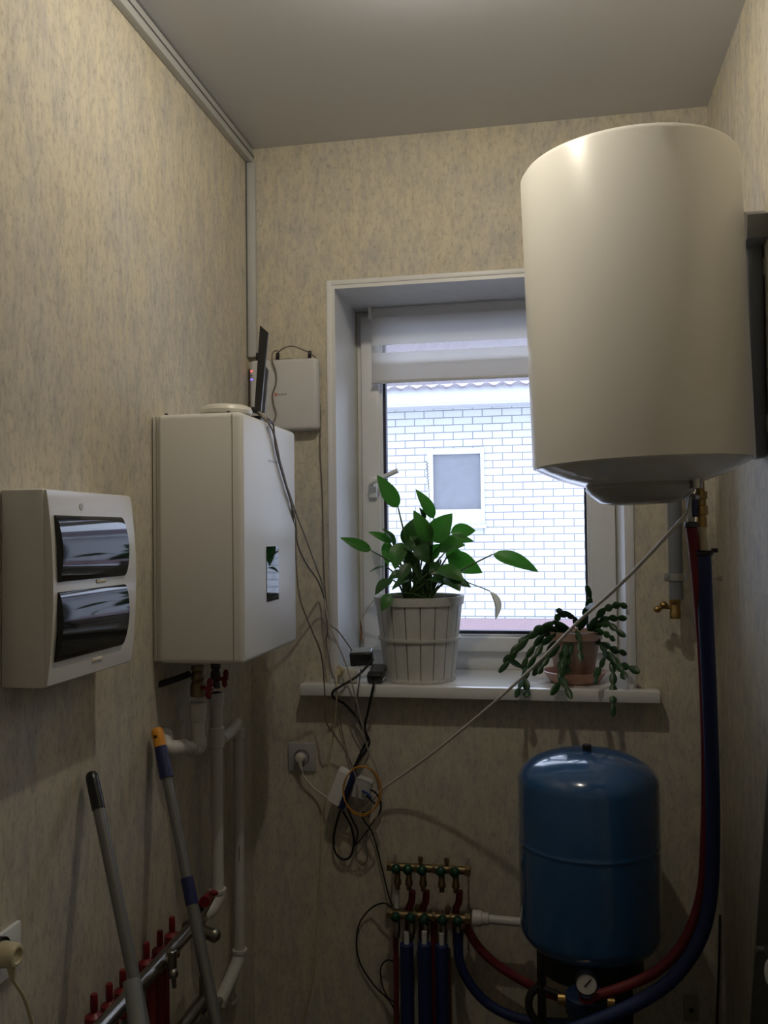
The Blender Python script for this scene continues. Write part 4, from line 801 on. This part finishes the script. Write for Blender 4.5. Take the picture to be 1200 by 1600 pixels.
b = NB(); tube(b, [at(842, 1540, y=-.5), at(828, 1556, y=-.5), at(828, 1580, y=-.5), at(845, 1605, y=-.5)], 0.010, 14); tube(b, [at(850, 1545, y=-.5), at(880, 1560, y=-.5), at(893, 1590, y=-.5)], 0.008, 12); single('black_hose', 'black hose curling beside the tank legs', 'hose', b, RUBBER, at(842, 1540, y=-.5))
# small outlet far right near the floor
so = Thing('wall_socket', 'small socket near floor in the right back corner', 'socket', at(1082, 1578, y=0))
q = at(1080, 1575, y=-0.005); b = NB(); box(b, (q.x-0.022, -0.008, q.z-0.04), (q.x+0.022, 0, q.z+0.04), 0.003); so.part('cover_plate', b, mat('cream_cover', (0.30, 0.28, 0.22), 0.5)); b = NB(); cyl(b, (q.x, -0.006, q.z-0.005), (q.x, -0.010, q.z-0.005), 0.007, 16); so.part('socket_hole', b, BLACK)
b = NB(); tube(b, [at(1124, 1240, y=-.01), at(1133, 1262, y=-.008), at(1138, 1300, y=-.006)], 0.0015, 6)
b = NB(); tube(b, [at(1125, 1430, y=-.012), at(1123, 1520, y=-.012), at(1120, 1600, y=-.012), at(1119, 1640, y=-.012)], 0.0035, 8); single('corner_cable', 'black cable running down the right back corner', 'cable', b, RUBBER, at(1125, 1430, y=-.012))
# leaning board at the right edge
xb = RW-0.035
ta, tb2 = at(1200, 1200, x=xb), at(1172, 1600, x=xb)
dv = (tb2-ta); gb = ta+dv*(ta.z/(ta.z-tb2.z)) ; tp_ = ta-dv*0.02
lb = Thing('leaning_board', 'dark board with pale edge leaning at the right wall', 'board', (xb, gb.y, 0))
off = Vector((0, -0.34, 0))
b = NB(); prism(b, [tp_, gb, gb+off, tp_+off], (0.02, 0, 0)); lb.part('panel', b, mat('dark_grey_panel', (0.07, 0.075, 0.07), 0.35))
b = NB(); prism(b, [tp_+Vector((0, 0.010, 0)), gb+Vector((0, 0.010, 0)), gb-Vector((0, 0.0, 0)), tp_], (0.022, 0, 0)); lb.part('edge_strip', b, mat('pale_edge', (0.34, 0.34, 0.30), 0.4), label='pale edge strip')
b = NB(); q = at(1193, 1484, x=xb); cyl(b, q, q+Vector((-0.015, 0, 0)), 0.008, 16); lb.part('metal_knob', b, STEEL, label='shiny metal knob')
b = NB(); q = at(1203, 1520, x=xb-0.012); ball(b, q, 0.022, (0.5, 0.7, 1.3), 20); lb.part('white_knob', b, WHITE)

# ================================================================== PLANTER WITH PEACE LILY
PY = 0.085
pt_, pbm = at(655, 928, y=PY), WZ0
rt_ = (at(725, 930, y=PY).x-at(585, 930, y=PY).x)/2*0.97; rb_ = (at(712, 1060, y=PY).x-at(602, 1060, y=PY).x)/2*0.97
CX = (at(725, 930, y=PY).x+at(585, 930, y=PY).x)/2; ztop = at(655, 936, y=PY-rt_).z; Hh = ztop-pbm
pn = Thing('planter', 'white wooden slatted basket planter on the window sill', 'planter', (CX, PY, pbm))
def pr_(z): return rb_+(rt_-rb_)*((z-pbm)/Hh)
b = NB(); lathe(b, [(0, pbm+0.002), (rb_-0.008, pbm+0.002), (rt_-0.008, ztop-0.004), (rt_-0.011, ztop-0.004), (rt_-0.014, ztop-0.035), (0, ztop-0.035)], (CX, PY, 0), n=48); pn.part('liner', b, mat('grey_liner', (0.38, 0.37, 0.34), 0.7))
b = NB(); ns = 18
for k in range(ns):
    a0 = 2*math.pi*(k+0.04)/ns; a1 = 2*math.pi*(k+0.96)/ns
    for (z0, z1, oo) in ((pbm, ztop, 0.0),):
        ring_ = []
        for zz_ in (z0, z0+(z1-z0)*0.5, z1):
            for j in range(5):
                a_ = a0+(a1-a0)*j/4; r_o = pr_(zz_)+0.0005*(k % 3); r_i = r_o-0.005
                ring_.append((b.verts.new((CX+r_o*math.cos(a_), PY+r_o*math.sin(a_), zz_)), b.verts.new((CX+r_i*math.cos(a_), PY+r_i*math.sin(a_), zz_))))
        g = lambda i, j, s: ring_[i*5+j][s]
        for i in range(2):
            for j in range(4):
                b.faces.new((g(i, j, 0), g(i, j+1, 0), g(i+1, j+1, 0), g(i+1, j, 0))); b.faces.new((g(i, j, 1), g(i+1, j, 1), g(i+1, j+1, 1), g(i, j+1, 1)))
            b.faces.new((g(i, 0, 0), g(i+1, 0, 0), g(i+1, 0, 1), g(i, 0, 1))); b.faces.new((g(i, 4, 0), g(i, 4, 1), g(i+1, 4, 1), g(i+1, 4, 0)))
        for j in range(4):
            b.faces.new((g(2, j, 0), g(2, j+1, 0), g(2, j+1, 1), g(2, j, 1))); b.faces.new((g(0, j, 0), g(0, j, 1), g(0, j+1, 1), g(0, j+1, 0)))
pn.part('slats', b, WOODW)
def hoop(z0, z1, o, nm):
    bb = NB(); lathe(bb, [(pr_(z0), z0), (pr_(z0)+o, z0), (pr_(z1)+o, z1), (pr_(z1), z1), (pr_(z0), z0)], (CX, PY, 0), n=64); pn.part(nm, bb, WOODW)
hoop(ztop-0.026, ztop+0.001, 0.005, 'top_rim'); zm = at(655, 1004, y=PY-rt_).z; hoop(zm-0.0045, zm+0.0045, 0.006, 'middle_hoop'); hoop(pbm+0.001, pbm+0.012, 0.003, 'bottom_hoop')
b = NB(); lathe(b, [(0, ztop-0.018), (rt_*0.5, ztop-0.016), (rt_-0.012, ztop-0.020), (rt_-0.014, ztop-0.034), (0, ztop-0.034)], (CX, PY, 0), n=32); pn.part('soil', b, SOIL)

lily = Thing('peace_lily', 'green broad leaved peace lily with one cream flower in slatted planter', 'plant', (CX, PY, ztop-0.018))
def leafmesh(a, c, wdt, up, droop=0.15, fold=0.25, n=12, k=6):
    bb = NB(); a, c = Vector(a), Vector(c); ax = (c-a); ln = ax.length; d = ax.normalized(); up = (up-d*up.dot(d)).normalized(); sd = d.cross(up).normalized()
    rows = []
    for i in range(n+1):
        t = i/n; ww = wdt*0.5*(math.sin(math.pi*min(1, t**0.72))**0.85 if 0 < t < 1 else 0)
        mid = a+d*ln*t+up*(math.sin(math.pi*t)*droop*ln)
        if ww < 1e-5: rows.append([bb.verts.new(mid)]*(k+1)); continue
        rows.append([bb.verts.new(mid+sd*(ww*s)+up*(-abs(s)*ww*fold*(-1)+0.02*ww*math.sin(9*t+5*s))) for s in [(-1+2*j/k) for j in range(k+1)]])
    for i in range(n):
        for j in range(k):
            q = [rows[i][j], rows[i][j+1], rows[i+1][j+1], rows[i+1][j]]; u_ = []
            for v in q:
                if v not in u_: u_.append(v)
            if len(u_) >= 3:
                try: bb.faces.new(u_)
                except ValueError: pass
    bmesh.ops.recalc_face_normals(bb, faces=bb.faces); bmesh.ops.solidify(bb, geom=bb.faces[:], thickness=0.0006)
    return bb
vd = Vector((0, -1, 0.15))
# (base px, tip px, width px, base depth, tip depth, material, tilt)
LV = [((622, 793), (589, 742), 25, .06, .03, LEAF, .3), ((678, 810), (649, 764), 19, .05, .02, LEAF, .3), ((672, 846), (646, 797), 25, .02, -.01, LEAF, .3),
      ((676, 846), (707, 802), 36, .02, .00, LEAF, .1), ((704, 832), (743, 829), 24, .12, .15, LEAF, .2), ((696, 843), (741, 846), 16, .10, .12, LEAF, .35),
      ((580, 860), (531, 840), 17, .03, -.01, LEAF, .25), ((613, 847), (575, 831), 13, .08, .05, LEAF, .3), ((618, 852), (597, 826), 14, .06, .04, LEAFD, .6),
      ((605, 846), (606, 884), 18, .10, .08, LEAF, .1), ((628, 848), (617, 890), 28, .03, .00, LEAF, .1), ((640, 856), (650, 808), 34, .10, .10, LEAFD, .1),
      ((684, 856), (727, 852), 30, .06, .03, LEAF, .4), ((696, 862), (727, 876), 24, .12, .14, LEAF, .2), ((700, 868), (754, 895), 32, .10, .10, LEAF, .15),
      ((684, 888), (726, 909), 28, .00, -.04, LEAF, .5), ((697, 900), (719, 924), 26, -.01, -.05, LEAFD, .5), ((770, 866), (842, 894), 25, .10, .12, LEAF, .4),
      ((612, 905), (586, 930), 20, -.03, -.07, LEAFD, .5), ((610, 928), (596, 955), 18, -.06, -.085, LEAF, .2), ((606, 887), (577, 894), 8, .06, .02, LEAFD, .8),
      ((655, 850), (668, 880), 26, .02, .00, LEAFD, .2), ((640, 880), (622, 912), 18, .00, -.03, LEAFD, .3), ((672, 905), (700, 915), 18, .0, -.02, LEAFD, .6),
      ((664, 812), (655, 793), 9, .07, .06, LEAFD, .6), ((660, 815), (668, 797), 10, .07, .06, LEAFD, .6), ((650, 860), (678, 838), 26, .05, .05, LEAFD, .3),
      ((630, 852), (657, 862), 22, .03, .02, LEAFD, .5), ((700, 895), (731, 914), 14, .02, .0, LEAFD, .8), ((640, 905), (612, 922), 16, -.02, -.05, LEAFD, .6), ((668, 872), (690, 850), 22, .07, .07, LEAF, .2), ((650, 885), (632, 858), 20, .05, .05, LEAFD, .2),
      ((672, 880), (694, 905), 20, .04, .02, LEAFD, .3), ((630, 895), (607, 905), 16, .0, -.02, LEAFD, .4), ((662, 858), (640, 838), 22, .08, .08, LEAF, .2), ((712, 905), (736, 918), 12, .05, .04, LEAFD, .3)]
sc_ = 2.95/1400.0
roots = []
for i, (pa_, pb2, w, ya_, yb_, m, tl_) in enumerate(LV):
    a = at(*pa_, y=ya_); c = at(*pb2, y=yb_)
    upv = (Vector((0, -1, 0))*(1-tl_)+Vector((0, 0, 1))*tl_ + Vector((0.15*math.sin(i*1.7), 0, 0)))
    lf = lily.part('leaf', leafmesh(a, c, w*sc_*1.02, upv, 0.06+0.05*abs(math.sin(i)), 0.22), m)
    rx = CX+0.055*math.sin(i*2.4)*0.9; ryy = PY+0.05*math.cos(i*1.9); root = Vector((rx, ryy, ztop-0.02))
    if i == 17: mid = at(715, 895, y=.05)
    elif i == 0: mid = at(637, 855, y=.06)
    else: mid = root*0.45+a*0.55+Vector((0.15*(CX-a.x)*0.5, 0, 0.012))
    b = NB(); tube(b, [root, mid, a], 0.0021, 7, 5, radii=(0.0045, 0.0023)); lily.part('stem', b, STEMM)
for k in range(22):      # extra short stalks of the clump
    a_ = k*2.399; rr3 = 0.012+0.040*((k*37 % 16)/16)
    root = Vector((CX+rr3*math.cos(a_), PY+rr3*math.sin(a_), ztop-0.02)); tipv = Vector((CX+0.01+rr3*1.9*math.cos(a_), PY+rr3*1.6*math.sin(a_), ztop+0.07+0.06*abs(math.sin(k*1.3))))
    b = NB(); tube(b, [root, (root+tipv)/2+Vector((0.004*math.sin(k), 0, 0.01)), tipv], 0.002, 6, 4, radii=(0.0044, 0.0026)); lily.part('stem', b, STEMM)
a = at(766, 924, y=.04); c = at(774, 969, y=.03); lily.part('flower_spathe', leafmesh(a, c, 15*sc_*1.1, Vector((0.8, -0.6, 0.1)), 0.16, 0.5), SPATHE, label='wilting cream flower')
b = NB(); tube(b, [Vector((CX+0.03, PY-0.02, ztop-0.02)), at(700, 897, y=.03), at(733, 911, y=.04), at(752, 918, y=.04), a], 0.0018, 7, 5); lily.part('flower_stalk', b, STEMM)
b = NB(); tube(b, [Vector((CX+0.02, PY+0.03, ztop-0.02)), at(672, 850, y=.12), at(671, 790, y=.12), at(669, 750, y=.12), at(667, 722, y=.12)], 0.0009, 6, 5)
for k in range(18):
    q = at(667.2+k*0.2, 722+k*2.6, y=.12); tube(b, [q, q+Vector((0.006*(1 if k % 2 else -1), 0, 0.003))], 0.0009, 5, 1, smooth=False)
lily.part('dried_spike', b, mat('grey_green_dry', (0.12, 0.13, 0.10), 0.8), label='thin dried spike')
# small dry twig at the window corner
b = NB(); tube(b, [at(586, 935, y=.06), at(574, 952, y=.12), at(565, 968, y=.20), at(563, 985, y=.25), at(564, 1005, y=.26)], 0.0010, 6)
tube(b, [at(563, 972, y=.24), at(565, 984, y=.255), at(565, 1000, y=.26)], 0.003, 8, radii=(0.002, 0.0042))
single('dried_leaf', 'small dry brown leaf hanging in left window corner', 'leaf', b, mat('dry_brown_leaf', (0.30, 0.15, 0.07), 0.8), at(564, 1000, y=.26))

# ================================================================== CHRISTMAS CACTUS
KY = 0.09
ks = Thing('flower_pot', 'peach plastic flower pot with saucer on right of window sill', 'pot', (at(900, 1060, y=KY).x, KY, WZ0))
kx = at(898, 1060, y=KY).x; rs = (at(948, 1050, y=KY).x-at(846, 1050, y=KY).x)/2
b = NB(); lathe(b, [(0, 0.0), (rs*0.72, 0.0), (rs*0.80, 0.006), (rs*0.98, 0.034), (rs*1.0, 0.036), (rs*0.96, 0.037), (rs*0.78, 0.010), (0, 0.006)], (kx, KY, WZ0), n=48); ks.part('saucer', b, TERRA)
zp = at(900, 985, y=KY).z; hp_ = zp-WZ0; ro = rs*0.86
b = NB(); lathe(b, [(0, 0.008), (ro*0.62, 0.008), (ro*0.66, 0.012), (ro*0.92, hp_-0.03), (ro*0.93, hp_-0.028), (ro*1.0, hp_-0.026), (ro*1.02, hp_), (ro*0.96, hp_), (ro*0.93, hp_-0.02), (0, hp_-0.022)], (kx, KY, WZ0), n=48); ks.part('pot', b, mat('pale_pot_plastic', (0.40, 0.27, 0.21), 0.4))
b = NB(); lathe(b, [(0, hp_-0.008), (ro*0.95, hp_-0.014), (ro*0.93, hp_-0.022), (0, hp_-0.022)], (kx, KY, WZ0), n=32); ks.part('soil', b, SOIL)
kc = Thing('holiday_cactus', 'dark green segmented trailing cactus on window sill', 'plant', (kx, KY, zp-0.01))
def seg(bb, a, c, w, th=0.0030):
    a, c = Vector(a), Vector(c); d = (c-a); ln = d.length*1.12; d.normalize(); nrm = Vector((0.2*math.sin(a.x*90), -1, 0.25*math.sin(a.z*120))); nrm = (nrm-d*nrm.dot(d)).normalized(); sd = d.cross(nrm)
    rows = []
    for i in range(7):
        t = i/6; ww = w*0.5*(math.sin(math.pi*(0.08+0.84*t)))**0.8*(0.85+0.3*t); pp = a+d*ln*t*0.98
        rows.append([bb.verts.new(pp+sd*(ww*math.cos(2*math.pi*j/8))+nrm*((th*0.5+ww*0.10)*math.sin(2*math.pi*j/8))) for j in range(8)])
    for i in range(6):
        for j in range(8): bb.faces.new((rows[i][j], rows[i][(j+1) % 8], rows[i+1][(j+1) % 8], rows[i+1][j]))
    bb.faces.new(rows[0][::-1]); bb.faces.new(rows[-1])
CH = [[(892, 985), (866, 972), (846, 983), (826, 996), (808, 1016), (797, 1032), (781, 1049)], [(888, 988), (868, 980), (850, 992), (836, 1008), (824, 1026), (817, 1044), (795, 1030)],
      [(886, 990), (866, 992), (848, 1006), (838, 1024), (826, 1042), (820, 1060), (824, 1078), (822, 1088)], [(884, 990), (868, 1002), (856, 1018), (846, 1036), (834, 1054)], [(880, 990), (862, 984), (842, 990), (822, 996), (812, 1006), (800, 1022), (788, 1034)],
      [(890, 1000), (880, 1016), (876, 1032), (877, 1048), (875, 1066), (862, 1084)], [(884, 1004), (884, 1024), (880, 1042), (876, 1058), (884, 1072), (892, 1090)],
      [(893, 1004), (888, 1022), (886, 1040), (886, 1052)], [(905, 985), (914, 966), (916, 950), (923, 936), (917, 916)], [(916, 950), (928, 947)], [(902, 980), (898, 966), (888, 962), (876, 960), (868, 968)],
      [(898, 966), (880, 956), (870, 954)], [(918, 985), (932, 966), (944, 952), (956, 948), (968, 944), (979, 948)], [(922, 985), (936, 972), (950, 966), (964, 966), (978, 966)],
      [(920, 985), (938, 976), (952, 974), (962, 984), (976, 994)], [(928, 986), (942, 988), (952, 994), (960, 1000)], [(926, 994), (938, 1006), (946, 1018), (956, 1032), (958, 1050), (958, 1068), (958, 1084), (958, 1098), (958, 1118)],
      [(946, 1012), (945, 1028), (938, 1042), (930, 1056), (932, 1066)], [(950, 1018), (962, 1036), (972, 1048), (976, 1060)], [(956, 1026), (968, 1040), (982, 1042), (998, 1050)], [(940, 1004), (952, 1012), (966, 1018), (978, 1021)],
      [(886, 994), (874, 1008), (858, 1026), (848, 1040), (842, 1052)], [(822, 1040), (818, 1060), (812, 1074), (806, 1088)], [(900, 985), (906, 1000), (906, 1016), (908, 1032)], [(872, 985), (850, 978), (836, 984)]]
for i, ch in enumerate(CH):
    b = NB(); n_ = len(ch)
    dn = max(p[1] for p in ch) > 1060
    for k in range(n_-1):
        yk = KY-0.03-(0.055 if 875 < ch[-1][0] < 925 and ch[-1][1] > 1000 else 0.0); y_a = yk-(0.15 if dn else 0.07)*(k/(max(1, n_-1)))**0.8 + 0.01*math.sin(i*2); y_b = yk-(0.15 if dn else 0.07)*((k+1)/(max(1, n_-1)))**0.8+0.01*math.sin(i*2)
        if ch[0][1] > 1005 or ch[0] == (916, 950): y_a -= 0.05; y_b -= 0.05
        seg(b, at(*ch[k], y=y_a), at(*ch[k+1], y=y_b), 0.0215+0.003*math.sin(i+k))
    kc.part('stem', b, CACT)
